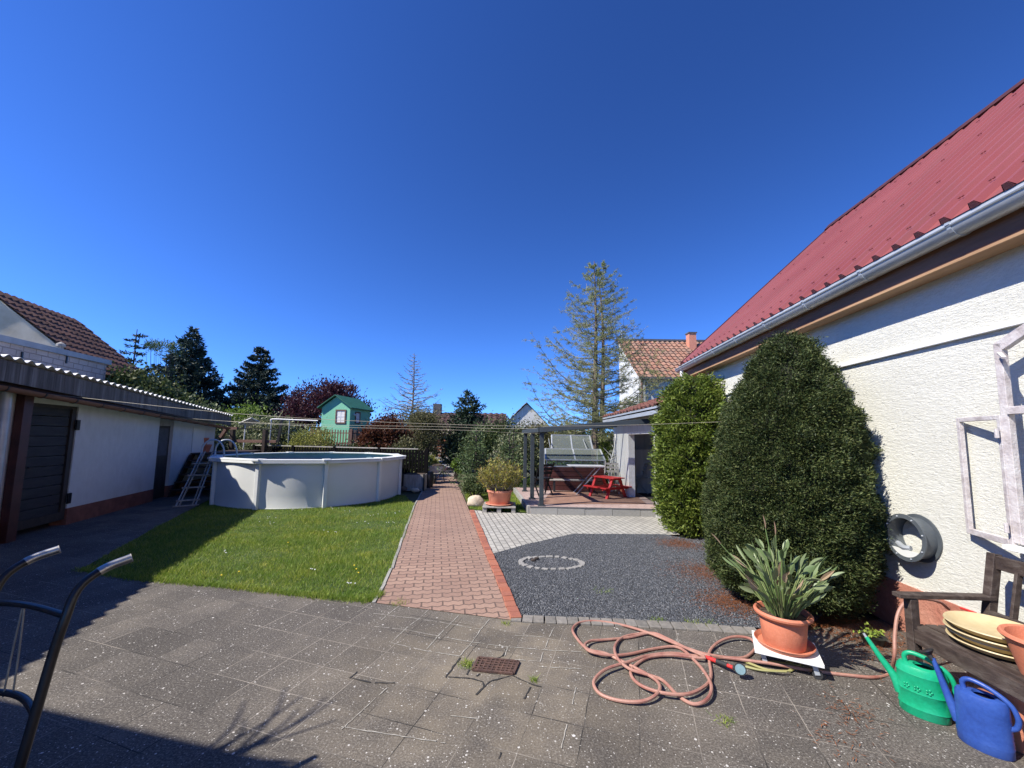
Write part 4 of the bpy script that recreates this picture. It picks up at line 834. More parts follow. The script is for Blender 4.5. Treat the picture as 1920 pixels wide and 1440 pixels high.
lead = [(1779, 1142), (1760, 1128), (1725, 1122), (1700, 1128), (1684, 1150), (1678, 1190), (1677, 1232), (1668, 1262), (1640, 1270), (1590, 1266), (1540, 1260)]
L3 = []
for i, (a, b) in enumerate(lead[:7]): L3.append(A(a, b, [3.02, 2.98, 2.92, 2.88, 2.86, 2.84, 2.82][i]))
for a, b in lead[7:]: L3.append(G(a, b, .012))
L3 += [G(a, b, .012+.011*(math.sin(i*.9)+1)) for i, (a, b) in enumerate(q)]
L3 = spline(np.array(L3), 5)
hs_ = thing('garden_hose', 'faded red garden hose lying in loose loops on the slabs, with hand sprayer', 'garden hose', G(1200, 1230))
MB().tube(L3, .0105, 8).build('hose', M['hose'], hs_, smooth=True)
n0, n1 = G(1334, 1236, .03), G(1375, 1252, .05)
MB().tube([n0+(n0-n1)*.25, n0, n0+(n1-n0)*.3, n1], [.013, .015, .013, .012], 10).build('sprayer_handle', M['red_paint'], hs_, smooth=True)
MB().tube([n0+(n1-n0)*.25, n0+(n1-n0)*.75], .0155, 10).build('grip', M['rubber'], hs_, smooth=True)
fc = A(1388, 1255, n1[1]-.05); dd = _n(C0*[1, 1, 0]+[0, 0, .8]-fc); MB().tube([n1, fc-dd*.02, fc-dd*.018, fc], [.013, .015, .036, .038], 20).build('spray_head', M['rubber'], hs_, smooth='auto')
MB().tube([fc, fc+dd*.003], .031, 20).build('spray_plate', mat('spray_plate', (.12, .2, .22), (.2, .3, .32), 20, .4), hs_)
MB().tube([L3[-1]-(n1-n0)*.0, n0], .011, 8).build('connector', M['chrome'], hs_)
# ---------------------------------------------------------------- drain grate
gp = [G(640+x/4, 1080+y/4, .006) for x, y in [(1030, 615), (1330, 645), (1290, 735), (985, 705)]]
gpa = [p+(p-sum(gp)/4)*.0 for p in gp]
gt = thing('drain_grate', 'small rusty cast iron drain grate set in the yard slabs', 'drain grate', sum(gp)/4)
M['rusty_iron'] = mat('rusty_iron', (.04, .022, .018), (.13, .07, .05), 30, .8, .5, 80)
M['pit'] = M['darkness']
MB().poly(gp).build('pit', M['pit'], gt, fixn=False)  # flat dark sheet in place of a hole, its shade given as colour
mb = MB()
def bil(u, v): return (gp[0]*(1-u)+gp[1]*u)*(1-v)+(gp[3]*(1-u)+gp[2]*u)*v
for a, b in ((0, 1), (1, 2), (2, 3), (3, 0)): mb.bar(gp[a]+[0, 0, .003], gp[b]+[0, 0, .003], .018, .012)
for i in range(1, 9): mb.bar(bil(i/9, 0)+[0, 0, .002], bil(i/9, 1)+[0, 0, .002], .011, .010)
for i in range(1, 5): mb.bar(bil(0, i/5)+[0, 0, .003], bil(1, i/5)+[0, 0, .003], .012, .010)
mb.build('grid', M['rusty_iron'], gt)
# moss and weeds in the joints
mb = MB()
for px, py, n_, r_ in [(876, 1247, 150, .028), (1000, 1276, 50, .014), (1226, 1166, 70, .03), (1360, 1352, 60, .03), (1295, 1170, 70, .03), (950, 1170, 40, .02), (750, 1132, 80, .04), (1240, 1163, 50, .02), (1326, 1170, 80, .05), (1130, 1110, 60, .06)]:
    P = G(px, py)+rng.normal(0, r_, (n_, 3))*[1, 1, 0]; blades(mb, P, .026, .005, .8)
mb.build('weeds', M['grass'], kind='stuff', label='tufts of grass growing in the slab joints', cat='weeds')
# daisies in the lawn: white heads and dandelions
mb = MB(); P = np.concatenate([np.array([G(px+random.uniform(-14, 14), py+random.uniform(-3, 3)) for _ in range(4)]) for px, py in [(630, 957), (655, 961), (700, 968), (735, 965), (560, 960), (500, 985), (680, 985), (620, 1000), (420, 1040), (590, 1075), (660, 1100), (505, 975), (730, 985)]])
for p in P: mb.ball(p+[0, 0, .045], (.009, .009, .005), 6, 3)
mb.build('daisies', mat('daisy', (.7, .7, .66), (.8, .8, .78), 5, .7), kind='stuff', label='small white daisies scattered over the lawn', cat='daisies')
DL = {(448, 1079): 'yellow dandelion near the shaded front left edge of the lawn', (540, 1023): 'lone yellow dandelion in the middle of the lawn', (664, 1067): 'rearmost of the three dandelions at the front right lawn corner', (672, 1081): 'frontmost dandelion of the three at the right lawn corner', (415, 1086): 'yellow dandelion closest to the slabs at the left front lawn edge', (668, 1074): 'middle dandelion of the three at the right lawn corner'}
for px, py in [(448, 1079), (540, 1023), (664, 1067), (672, 1081), (415, 1086), (668, 1074)]:
    MB().ball(G(px, py)+[0, 0, .045], (.011, .011, .006), 9, 4).build('dandelion', mat('dandelion', (.7, .5, .02), (.8, .6, .03), 5, .7), None, label=DL[(px, py)], cat='dandelion', group='dandelions in the lawn')
# cobble ring in the gravel
cr = G(1034, 1056)*[1, 1, 0]; print('ring', cr, G(977, 1056), G(1092, 1056), G(1034, 1044), G(1034, 1067))
rxx = (G(1092, 1056)[0]-G(977, 1056)[0])/2; mb = MB()
ring_t = thing('cobble_ring', 'ring of pale granite setts sunk in the dark gravel bed', 'cobble ring', cr)
k = 24
for i in range(k):
    a = 2*math.pi*i/k
    MB().box(cr+np.array([math.cos(a)*rxx, math.sin(a)*rxx*.64, .002+random.uniform(-.004, .004)]), (.075*random.uniform(.7, 1.1), .085*random.uniform(.7, 1.1), .03), a+random.uniform(-.15, .15)).build('sett', M['cobble'], ring_t, bevel=.008)
MB().lathe([(0, .006), (rxx-.05, .004)], cr, 28, 1, .64).build('gravel_fill', M['gravel'], ring_t)
for px, py in ((1000, 1050), (1006, 1047)): MB().ball(G(px, py, .02), (.035, .025, .02), 9, 6, .15).build('dark_stone', M['bark_dark'], None, smooth=True, label='left dark stone inside the back of the cobble ring' if px == 1000 else 'right dark stone inside the back of the cobble ring', cat='stone', group='two dark stones in the cobble ring')
# ---------------------------------------------------------------- hand cart, bottom left
ct = thing('hand_truck', 'black tubular hand truck with worn chrome handle ends in the lower left corner', 'hand truck', A(20, 1300, 1.35)*[1, 1, 0])
def cp(px, py, y=1.45): return A(px, py, y)
t1 = [cp(246, 1046, 1.62), cp(200, 1064, 1.57), cp(160, 1090, 1.52), cp(138, 1118, 1.49), cp(124, 1155, 1.47), cp(100, 1225, 1.45), cp(66, 1340, 1.42)]
e1 = t1[-1]+(t1[-1]-t1[-2])*2.2; e1 = t1[-1]+(t1[-1]-t1[-2])*((t1[-1][2]-.12)/(t1[-2][2]-t1[-1][2]))
off = np.array([-.40, .10, .0])
t1 = t1+[e1]; t2 = [p+off for p in t1]
SP = spline(np.array(t1), 6)
for tt in (t1, t2):
    sp_ = spline(np.array(tt), 6); MB().tube(sp_, .0145, 12).build('side_tube', M['black_metal'], ct, smooth=True)
    k = 9; MB().tube(sp_[:k]+0, .0162, 12).build('handle_grip', M['chrome'], ct, smooth=True)
    MB().tube([sp_[0]+(sp_[0]-sp_[1])*.25, sp_[0]], .0166, 12).build('end_cap', M['grey_wood'], ct, smooth=True)
def lerp(i): return SP[min(i, len(SP)-1)]
mb = MB().tube(spline([SP[24], SP[24]+off*.35+[0, 0, .012], SP[24]+off*.65+[0, 0, .012], SP[24]+off], 4), .011, 10); mb.build('crossbar', M['black_metal'], ct, smooth=True)
MB().tube(spline([SP[36], SP[36]+off*.35+[.02, .03, .01], SP[36]+off*.65+[.02, .03, .01], SP[36]+off], 4), .011, 10).build('crossbar', M['black_metal'], ct, smooth=True)
a_ = SP[24]+off*.55; b_ = SP[36]+off*.55+[.02, .03, 0]
for dx in (-.012, .012): MB().tube(spline([a_+[dx*.3, 0, 0], (a_+b_)/2+[dx, 0, 0], b_+[dx*1.4, 0, 0]], 4), .003, 6).build('elastic_cord', M['twig'], ct, smooth=True)
bt = (e1+e1+off)/2; MB().box(bt+[.06, .12, -.105], (.36, .24, .008), math.atan2(off[1], off[0])).build('toe_plate', M['black_metal'], ct)
for e_ in (e1+_n(-off)*.05, e1+off+_n(off)*.05): MB().tube([e_+_n(off)*-.02, e_+_n(off)*.02], .11, 20).build('wheel', M['rubber'], ct, smooth='auto')
# ================================================================== POOL
PC = np.array([-5.31, 10.83, 0]); PR = 2.22; PH = 1.07
pool = thing('pool', 'round above ground pool with white steel wall and pale rim beside the lawn', 'pool', PC)
degs = [-130, -93, -58, -24, 9, 41, 73, 104, 135, 167, 199]
def pp(a, r, z): a = math.radians(a); return PC+np.array([r*math.cos(a), r*math.sin(a), z])
mb = MB(); n = 144; zz = [0, .02, .05, .3, .7, .98, 1.04]; P = []
for z in zz:
    for j in range(n):
        a = 360*j/n; bulge = .012*math.sin(math.pi*z/1.04)+.006*math.sin(a*.35+z*4)*math.sin(z*3)+(.012 if z == .02 else 0); P.append(pp(a, PR-.02+bulge, z))
mb.raw(P, [(i*n+j, i*n+(j+1) % n, (i+1)*n+(j+1) % n, (i+1)*n+j) for i in range(len(zz)-1) for j in range(n)]); mb.build('wall', M['pool_wall'], pool, smooth=True)
MB().lathe([(PR-.045, 1.03), (PR-.045, .02), (0, .02)], PC, 96).build('liner', mat('pool_liner', (.20, .30, .33), (.27, .37, .40), 3, .5), pool, smooth='auto')
MB().lathe([(PR-.05, .82), (0, .82)], PC, 96).build('water', mat('pool_water', (.02, .10, .11), (.03, .13, .13), 1, .08, .15, 6), pool)
for i in range(len(degs)):
    a, b = degs[i], degs[(i+1) % len(degs)]
    if b < a: b += 360
    mb = MB(); r0_, r1_ = PR-.10, PR+.15
    mb.ext([pp(a+.3, r0_, 1.04), pp(b-.3, r0_, 1.04), pp(b-.3, r1_, 1.04), pp(a+.3, r1_, 1.04)], (0, 0, .028))
    mb.ext([pp(a+.3, r1_-.012, .985), pp(b-.3, r1_-.012, .985), pp(b-.3, r1_, .985), pp(a+.3, r1_, .985)], (0, 0, .05)); mb.build('rim_segment', M['pool_rim'], pool, bevel=.004)
    mb = MB(); mb.ext([pp(a-2.2, PR-.11, 1.035), pp(a+2.2, PR-.11, 1.035), pp(a+1.9, PR+.165, 1.035), pp(a-1.9, PR+.165, 1.035)], (0, 0, .043)); mb.ext([pp(a-1.2, PR+.03, .93), pp(a+1.2, PR+.03, .93), pp(a+1.6, PR+.115, 1.03), pp(a-1.6, PR+.115, 1.03)], (0, 0, .012)); mb.build('corner_cap', M['pool_rim'], pool, bevel=.006)
    mb = MB(); mb.ext([pp(a-1.25, PR-.01, 0), pp(a+1.25, PR-.01, 0), pp(a+1.05, PR+.062, 0), pp(a-1.05, PR+.062, 0)], (0, 0, .97)); mb.build('post', M['pool_rim'], pool, bevel=.012)
# ladder
lad = thing('pool_ladder', 'grey plastic A frame ladder leaning at the shaded side of the pool', 'ladder', G(348, 950))
f0 = G(348, 949)*[1, 1, 0]; f1 = A(392, 846, 9.75); rd = _n((f1-f0)*[1, 1, 0]); td = _n(np.array([.75, .66, 0])); pin = _n((PC-f1)*[1, 1, 0])
for s in (-1, 1):
    for dd_ in (0, .055): MB().bar(f0+td*s*.17-td*s*dd_, f1+td*s*.13-td*s*dd_, .022, .035, rd).build('side_rail', M['grey_wood'] if dd_ else M['zinc'], lad, bevel=.003)
    q_ = f1+td*s*.13; hp_ = spline([q_+[0, 0, -.15], q_+[0, 0, .10], q_+pin*.10+[0, 0, .25], q_+pin*.27+[0, 0, .27], q_+pin*.40+[0, 0, .12], q_+pin*.45+[0, 0, -.18], q_+pin*.46+[0, 0, -.5]], 6)
    MB().tube(hp_, .02, 12).build('handrail', M['zinc'], lad, smooth=True)
for t in (.10, .32, .54, .76): q = f0+(f1-f0)*t; MB().box(q, (.42, .08, .03), math.atan2(td[1], td[0])).build('step', M['grey_wood'], lad, bevel=.006)
MB().box(f0+[0, 0, .012], (.46, .06, .024), math.atan2(td[1], td[0])).build('foot', M['grey_wood'], lad, bevel=.004)
# stairs and deck between shed and pool
sb, st_ = Ls(312, 916)[0], h0
dk = thing('deck_stairs', 'dark timber steps climbing between shed and pool to a raised deck', 'stairs', Lp(sb, .5, 0))
nst = 6
for i in range(nst):
    s_ = sb+.1+(st_-sb)*i/nst; z_ = hz0*(i+1)/nst
    MB().ext([Lp(s_, .03, z_-.035), Lp(s_+.3, .03, z_-.035), Lp(s_+.3, 1.0, z_-.035), Lp(s_, 1.0, z_-.035)], (0, 0, .03)).build('tread', M['dark_timber'], dk)
for o_ in (.03, .98): MB().ext([Lp(sb, o_, 0), Lp(sb+.3, o_, 0), Lp(st_+.15, o_, hz0-.05), Lp(st_-.15, o_, hz0-.05)], LN*.03).build('stringer', M['dark_timber'], dk)
MB().ext([Lp(st_, .03, hz0-.05), Lp(sE+1.6, .03, hz0-.05), Lp(sE+1.6, 1.0, hz0-.05), Lp(st_, 1.0, hz0-.05)], (0, 0, .04)).build('deck', M['dark_timber'], dk)
mb = MB()
for s_ in np.arange(st_+.1, sE+1.6, .16): mb.ext([Lp(s_, .99, 0), Lp(s_+.14, .99, 0), Lp(s_+.14, .99, hz0-.06), Lp(s_, .99, hz0-.06)], LN*.02)
mb.build('boards', M['dark_timber'], dk)
# terracotta pots and rail on the deck
rl_ = thing('deck_railing', 'brown timber railing and slanted braces behind the pool ladder', 'railing', A(450, 850, 14.2)*[1, 1, 0])
def zb2(px, py, y=14.0): return A(px, py, y)
for px in (437, 498): MB().bar(zb2(px, 806), zb2(px, 806)*[1, 1, 0], .16, .10, (1, 0, 0)).build('post', M['dark_timber'], rl_)
MB().bar(zb2(441, 827), zb2(518, 828), .05, .10).build('rail', M['brown_trim'], rl_, bevel=.006)
MB().bar(zb2(384, 802, 12.9), zb2(424, 802, 14), .03, .03).bar(zb2(424, 803), zb2(520, 805), .03, .03).build('top_rail', M['black'], rl_)
MB().bar(zb2(426, 803), zb2(414, 820), .12, .09, (1, 0, 0)).bar(zb2(420, 803), zb2(446, 803), .10, .09).build('brace', M['brown_trim'], rl_)
MB().bar(zb2(384, 802, 12.9), zb2(382, 850, 12.9), .06, .06, (1, 0, 0)).bar(zb2(383, 823, 12.9), zb2(420, 824, 14), .06, .06).build('corner_post', M['dark_timber'], rl_)
for i, (px, py) in enumerate([(380, 826), (376, 841), (385, 843)]):
    c = A(px, py, 11.9); t = MB().lathe([(0, 0), (.10, 0), (.14, .17), (.15, .18), (.15, .22), (.13, .22), (.1, .03)], (c[0], c[1], hz0+(.2 if i == 0 else 0)), 18).build('flower_pot', M['terracotta'], None, smooth='auto', label=['topmost terracotta pot of the small pile on the deck', 'lower left terracotta pot of the pile on the deck', 'lower right terracotta pot of the pile on the deck'][i], cat='flower pot', group='terracotta pots on the deck')
# swing frame and clothes pole
sw = thing('swing_frame', 'grey metal swing frame with slanted black post behind the pool', 'swing frame', A(525, 850, 15.5)*[1, 1, 0])
g3 = lambda px, py: A(px, py, 15.5)
for px, py in ((509, 787), (543, 789)): MB().tube([g3(px, py), g3(px, py)*[1, 1, 0]], .022, 8).build('pole', M['zinc'], sw)
MB().tube(spline([g3(508, 790), g3(511, 786), g3(543, 787), g3(596, 789)], 4), .028, 8).build('top_bar', M['white_paint'], sw, smooth=True)
p_ = g3(519, 840); q_ = g3(529, 787); MB().bar(q_, q_+(p_-q_)*((q_[2])/(q_[2]-p_[2])), .07, .09, (1, 0, 0)).build('slanted_post', M['black'], sw)
c = A(467, 792, 15.0); MB().bar(A(455, 797, 15.0), A(479, 787, 14.8), .35, .02, (0, .45, 1)).tube([A(460, 796, 15.0), A(460, 796, 15.0)*[1, 1, 0]], .02, 6).build('tilted_panel', M['white_paint'], None, label='small tilted white panel on a thin pole behind the deck railing', cat='panel')
# black lattice fence behind the pool
lf = thing('lattice_fence', 'black timber lattice fence with pale top rail running behind the pool', 'fence', (-5, 13.4, 0))
fa, fb = G(798, 916)*[1, 1, 0], np.array([-9.3, 14.4, 0]); FL = np.linalg.norm(fb-fa); fd_ = (fb-fa)/FL; ftop = 1.19
mb = MB()
for t in np.arange(.05, FL, .11): mb.bar(fa+fd_*t+[0, 0, .1], fa+fd_*t+[0, 0, ftop], .065, .02, (0, 1, 0))
for z in (.2, .42, .64, .86, 1.08): mb.bar(fa+[0, .02, z], fb+[0, .02, z], .02, .04)
M['lattice_black'] = mat('lattice_black', (.004, .004, .005), (.009, .008, .008), 8, .9, spec=.1)
mb.build('lattice', M['lattice_black'], lf)
for t in np.linspace(0, FL, 5): MB().bar(fa+fd_*t, fa+fd_*t+[0, 0, ftop+.05], .09, .09, (0, 1, 0)).build('post', M['lattice_black'], lf)
MB().bar(fa+fd_*.3+[0, 0, ftop+.03], fb+[0, 0, ftop+.03], .05, .03).build('top_rail', M['grey_wood'], lf)
# planter box, stones, barrel
c = G(774, 921); t = thing('planter_box', 'weathered grey board planter box with black edging right of the pool', 'planter box', c)
wd = .62; MB().box(c+[0, .25, .24], (wd, .45, .48)).build('box', M['grey_wood'], t, bevel=.006)
for dx in (-1, 1): MB().box(c+[dx*wd/2, .02, .25], (.05, .05, .5)).build('corner_post', M['black'], t)
MB().box(c+[0, .25, .485], (wd-.06, .4, .02)).build('soil', M['soil'], t)
def rock(name, c, r, label, jit=.16, m='stone'):
    o = MB().ball(c, r, 14, 9, jit).build(name, M[m], None, label=label, cat='stone'); o.data.polygons.foreach_set('use_smooth', [True]*len(o.data.polygons)); o.data.update()
    s_ = o.modifiers.new('s', 'SUBSURF'); s_.levels = 1; s_.render_levels = 1; return o
rock('stone', G(778, 923)+[0, 0, .06], (.14, .1, .07), 'flat reddish stone lying in front of the planter box')
rock('stone', G(757, 921)+[0, 0, .07], (.09, .09, .08), 'small brown stone by the foot of the pool wall', m='bark')
c = G(890, 952)+[0, .1, 0]; rock('boulder', c+[0, 0, .12], (.21, .15, .15), 'pale cream boulder at the corner of the grass patch', .2)
c = G(798, 917); MB().lathe([(0, 0), (.13, 0), (.17, .25), (.165, .42), (.13, .5), (0, .5)], c+[0, .4, 0], 20).build('barrel', M['black'], None, smooth=True, label='squat black water barrel behind the planter box', cat='barrel')
# wheelbarrow
c = G(817, 906)*[1, 1, 0]; t = thing('wheelbarrow', 'grey tray wheelbarrow loaded with earth, parked on the garden path', 'wheelbarrow', c)
mb = MB(); lo = [(-.17, -.12, .36), (.17, -.12, .36), (.17, .35, .36), (-.17, .35, .36)]; hi = [(-.28, -.2, .60), (.28, -.2, .60), (.27, .5, .58), (-.27, .5, .58)]
mb.raw([c+np.array(p) for p in lo+hi], [(3, 2, 1, 0), (0, 1, 5, 4), (1, 2, 6, 5), (2, 3, 7, 6), (3, 0, 4, 7)]); mb.build('tray', M['zinc'], t)
MB().ball(c+[0, .15, .58], (.24, .3, .08), 12, 6, .2).build('load', M['soil'], t, smooth=True)
MB().tube([c+[-.02, -.2, .15], c+[.02, -.2, .15]], .15, 20).build('wheel', M['rubber'], t, smooth='auto')
for s in (-1, 1):
    MB().tube(spline([c+[s*.04, -.2, .15], c+[s*.16, .0, .34], c+[s*.2, .5, .36], c+[s*.24, .95, .5]], 4), .016, 8).build('handle', M['maroon'], t, smooth=True)
    MB().bar(c+[s*.17, .35, .36], c+[s*.24, .4, 0], .025, .025, (0, 1, 0)).build('leg', M['maroon'], t)
# timber screen at the end of the path
c = A(827, 862, 25.5)*[1, 1, 0]; t = thing('timber_screen', 'orange brown slatted timber screen at the far end of the path', 'screen', c)
for i in range(7): MB().box(c+[0, 0, .25+i*.19], (.95, .03, .13)).build('slat', M['orange_wood'], t)
for dx in (-.4, .02): MB().box(c+[dx, -.03, .75], (.07, .05, 1.5)).build('post', M['brown_trim'], t)

# ================================================================== PLAYHOUSE
pz = math.radians(8); PU = np.array([math.sin(pz), math.cos(pz), 0]); PX_ = np.array([math.cos(pz), -math.sin(pz), 0])
PF = A(653, 836, 17.0)*[1, 1, 0]
def Hq(x, y, z): return PF+PX_*x+PU*y+np.array([0, 0, z])
ph = thing('playhouse', 'mint green wooden playhouse with dark green roof on brown stilts', 'playhouse', Hq(-.65, .8, 0))
W_, D_, zb_2, ze_, za_ = 1.32, 1.75, 1.14, 2.84, 3.22
MB().ext([Hq(-W_, 0, zb_2), Hq(0, 0, zb_2), Hq(0, 0, ze_), Hq(-W_/2, 0, za_+.08), Hq(-W_, 0, ze_)], PU*D_).build('wall', M['mint'], ph)
rh = (za_-ze_+.08)/(W_/2)
for s in (-1, 1):
    a = Hq(-W_/2, -.15, za_+.12); d = PX_*s*(W_/2+.14)-np.array([0, 0, rh*(W_/2+.14)]); MB().ext([a, a+d, a+d+PU*(D_+.3), a+PU*(D_+.3)], (0, 0, .035)).build('roof', M['green_roof'], ph)
def pwin(o, ax, w, h, z, nrm):
    f = MB()
    for (x0, x1, z0, z1) in [(-w/2-.05, -w/2, z-.05, z+h+.05), (w/2, w/2+.05, z-.05, z+h+.05), (-w/2, w/2, z-.05, z), (-w/2, w/2, z+h, z+h+.05)]:
        f.ext([o+ax*x0+[0, 0, z0], o+ax*x1+[0, 0, z0], o+ax*x1+[0, 0, z1], o+ax*x0+[0, 0, z1]], nrm*.03)
    f_ = f.build('window', M['brown_trim'], ph)
    MB().ext([o+ax*-w/2+[0, 0, z], o+ax*w/2+[0, 0, z], o+ax*w/2+[0, 0, z+h], o+ax*-w/2+[0, 0, z+h]], nrm*.008).build('pane', M['white_paint'], f_)
    g_ = MB(); g_.bar(o+[0, 0, z]+nrm*.01, o+[0, 0, z+h]+nrm*.01, .02, .01, nrm); g_.bar(o+ax*-w/2+[0, 0, z+h/2]+nrm*.012, o+ax*w/2+[0, 0, z+h/2]+nrm*.012, .02, .01, nrm); g_.build('glazing_bar', M['pane'], f_)
pwin(Hq(-.42, -.001, 0), PX_, .38, .50, 2.18, -PU); pwin(Hq(.001, .62, 0), PU, .32, .42, 2.2, PX_)
MB().ext([Hq(-W_-.3, -.3, zb_2-.12), Hq(.3, -.3, zb_2-.12), Hq(.3, D_+.3, zb_2-.12), Hq(-W_-.3, D_+.3, zb_2-.12)], (0, 0, .11)).build('platform', M['brown_trim'], ph)
for x in (-W_-.25, .25):
    for y in (-.25, D_+.25): MB().bar(Hq(x, y, 0), Hq(x, y, 1.9), .09, .09, (0, 1, 0)).build('post', M['brown_trim'], ph)
for (a, b) in ((Hq(-W_-.25, -.27, 0), Hq(.25, -.27, 0)), (Hq(.27, -.25, 0), Hq(.27, D_+.25, 0))):
    L_ = np.linalg.norm(b-a); d = (b-a)/L_; mb = MB()
    for t in np.arange(.1, L_, .125): mb.bar(a+d*t+[0, 0, 1.18], a+d*t+[0, 0, 1.86+random.uniform(-.01, .01)], .045, .02, np.cross(d, [0, 0, 1]))
    for z in (1.28, 1.72): mb.bar(a+[0, 0, z], b+[0, 0, z], .02, .04)
    mb.build('picket_rail', M['brown_trim'], ph)
MB().tube([Hq(0, .3, 2.55), Hq(.12, .3, 2.5)], .04, 8).build('lamp', M['white_paint'], ph)

# ================================================================== TERRACE, PERGOLA AND GARAGE
TZ = .15
FLc, BLc = G(994, 950, TZ)*[1, 1, 0], G(966, 914, TZ)*[1, 1, 0]; FRc = G(1222, 955, TZ)*[1, 1, 0]; BRc = np.array([3.3, BLc[1]+.2, 0])
FRc = FLc+(FRc-FLc)*1.12
MB().ext([FLc+[0, 0, 0], FRc+[0, 0, 0], BRc+[.3, 0, 0], BLc+[0, 0, 0]], (0, 0, TZ)).build('terrace', M['terrace_paving'], kind='structure')
dF = _n(FRc-FLc); nF = np.array([dF[1], -dF[0], 0])
strip_blocks('terrace_kerb', [FLc+nF*.0, FRc], .58, .05, TZ-.012, 'kerb', gap=.006, z=0, side=-.028, jit=.001)
MB().bar(FLc+nF*.02+[0, 0, TZ-.002], FRc+nF*.02+[0, 0, TZ-.002], .07, .022).build('terrace_nosing', M['slate'], kind='structure')
strip_blocks('terrace_side_kerb', [FLc+[-.03, 0, 0], BLc+[-.03, 0, 0]], .8, .06, TZ+.01, 'kerb', gap=.006, z=0, jit=.001)
MB().ext([G(*p, TZ+.004) for p in [(1014, 945), (1034, 921), (1180, 921), (1212, 945)]], (0, 0, .008)).build('outdoor_mat', mat('brown_mat', (.19, .10, .07), (.27, .16, .115), 5, .95, .3, 80), None, label='large flat brown outdoor mat covering the terrace', cat='mat')
GX = 3.0; gy0, gy1 = 8.3, 11.6; EZ = 2.2
gar = thing('garage', 'white garden outbuilding with open doorway and low brown tiled roof beside the terrace', 'outbuilding', (GX+1.5, 10, 0))
dy0, dy1 = 8.32, V(1177, 900, (GX, 0), (GX, 1))[1]; dz_ = V(1177, 810, (GX, 0), (GX, 1))[2]
print('garage door', dy0, dy1, dz_)
mb = MB(); T_ = .14
for y0, y1, z0, z1 in [(gy0, dy0, 0, EZ), (dy0, dy1, dz_, EZ), (dy1, gy1, 0, EZ)]: mb.box(((GX+T_/2), (y0+y1)/2, (z0+z1)/2), (T_, y1-y0, z1-z0))
for y_ in (gy0+.1, gy1-.1): mb.ext([(GX+T_, y_-.1, 0), (GX+4, y_-.1, 0), (GX+4, y_-.1, EZ+1.2), (GX+T_, y_-.1, EZ)], (0, .2, 0))
mb.box((GX+4, (gy0+gy1)/2, EZ/2+.5), (.2, gy1-gy0, EZ+1)); mb.build('wall', M['old_white'], gar)
mb = MB(); mb.box((GX+.09, dy1-.03, (TZ+dz_)/2), (.16, .06, dz_-TZ)); mb.box((GX+.09, dy0+.03, (TZ+dz_)/2), (.16, .06, dz_-TZ)); mb.box((GX+.09, (dy0+dy1)/2, dz_-.03), (.16, dy1-dy0-.12, .06)); mb.build('door_frame', M['white_paint'], gar)
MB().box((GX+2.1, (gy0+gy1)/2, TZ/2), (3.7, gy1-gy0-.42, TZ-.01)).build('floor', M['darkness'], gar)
MB().box((GX+2.1, gy1-.35, .75), (3.4, .3, 1.2)).build('inner_ledge', M['old_white'], gar)
eo = GX-.28; pit = math.radians(19); upg = np.array([math.cos(pit), 0, math.sin(pit)]); ng = np.array([-math.sin(pit), 0, math.cos(pit)])
mb = MB(); tiles(mb, np.array([eo, gy0-.9, EZ+.06]), np.array([0, gy1-gy0+1.1, 0]), upg*4.2, ng, .25, .34, .03, .035); mb.build('roof', islandmat('red_brown_tiles', [(.15, .05, .035), (.20, .075, .05), (.12, .05, .04)], bs=0), gar, fixn=False)
MB().ext([(eo, gy0-.9, EZ-.10), (eo, gy1+.2, EZ-.10), (eo, gy1+.2, EZ+.05), (eo, gy0-.9, EZ+.05)], (.025, 0, 0)).build('fascia', M['zinc'], gar)
MB().ext([(eo, gy0-.9, EZ-.02), (GX, gy0-.9, EZ+.05), (GX, gy1+.2, EZ+.05), (eo, gy1+.2, EZ-.02)], (0, 0, .03)).build('soffit', M['grey_metal'], gar)
# pergola
pg = thing('pergola', 'anthracite metal pergola roof on three slim posts over the terrace', 'pergola', (FLc+BLc)/2)
pts_ = [G(1015, 948, TZ), G(997.5, 935, TZ), G(984, 921, TZ)]; zt_ = [A(1015, 806, pts_[0][1])[2], A(998, 812, pts_[1][1])[2], A(984, 814, pts_[2][1])[2]]
print('posts', pts_, zt_)
ztp = sum(zt_)/3
for p in pts_:
    o = MB().box((p[0], p[1], (TZ+ztp)/2), (.095, .095, ztp-TZ)).build('post', M['grey_metal'], pg, bevel=.008); MB().box((p[0], p[1], TZ+.008), (.16, .16, .016)).build('base_plate', M['grey_metal'], o)
a0, a1 = np.array([pts_[0][0]-.05, pts_[0][1]-.10, ztp+.04]), np.array([pts_[2][0]-.05, pts_[2][1]+.15, ztp+.04])
b0_, b1_ = np.array([GX-.02, pts_[0][1]-.35, ztp+.26]), np.array([GX-.02, pts_[2][1]+.1, ztp+.26])
MB().bar(a0, a1, .09, .10).build('side_beam', M['grey_metal'], pg, bevel=.006); MB().bar(a0, b0_, .06, .11).build('front_beam', M['grey_metal'], pg, bevel=.006); MB().bar(a1, b1_, .06, .10).build('back_beam', M['grey_metal'], pg)
def canopy_mat():
    m, nt, b = newmat('smoked_polycarbonate'); b.inputs['Base Color'].default_value = (.04, .05, .06, 1); b.inputs['Roughness'].default_value = .35
    t = nt.nodes.new('ShaderNodeBsdfTransparent'); t.inputs[0].default_value = (.85, .87, .88, 1); mx = nt.nodes.new('ShaderNodeMixShader'); mx.inputs[0].default_value = .84
    nt.links.new(b.outputs[0], mx.inputs[1]); nt.links.new(t.outputs[0], mx.inputs[2]); nt.links.new(mx.outputs[0], nt.nodes['Material Output'].inputs[0]); return m
MB().ext([a0+[0, 0, .06], b0_+[0, 0, .062], b1_+[0, 0, .062], a1+[0, 0, .06]], (0, 0, .002)).build('roof_sheet', canopy_mat(), pg)
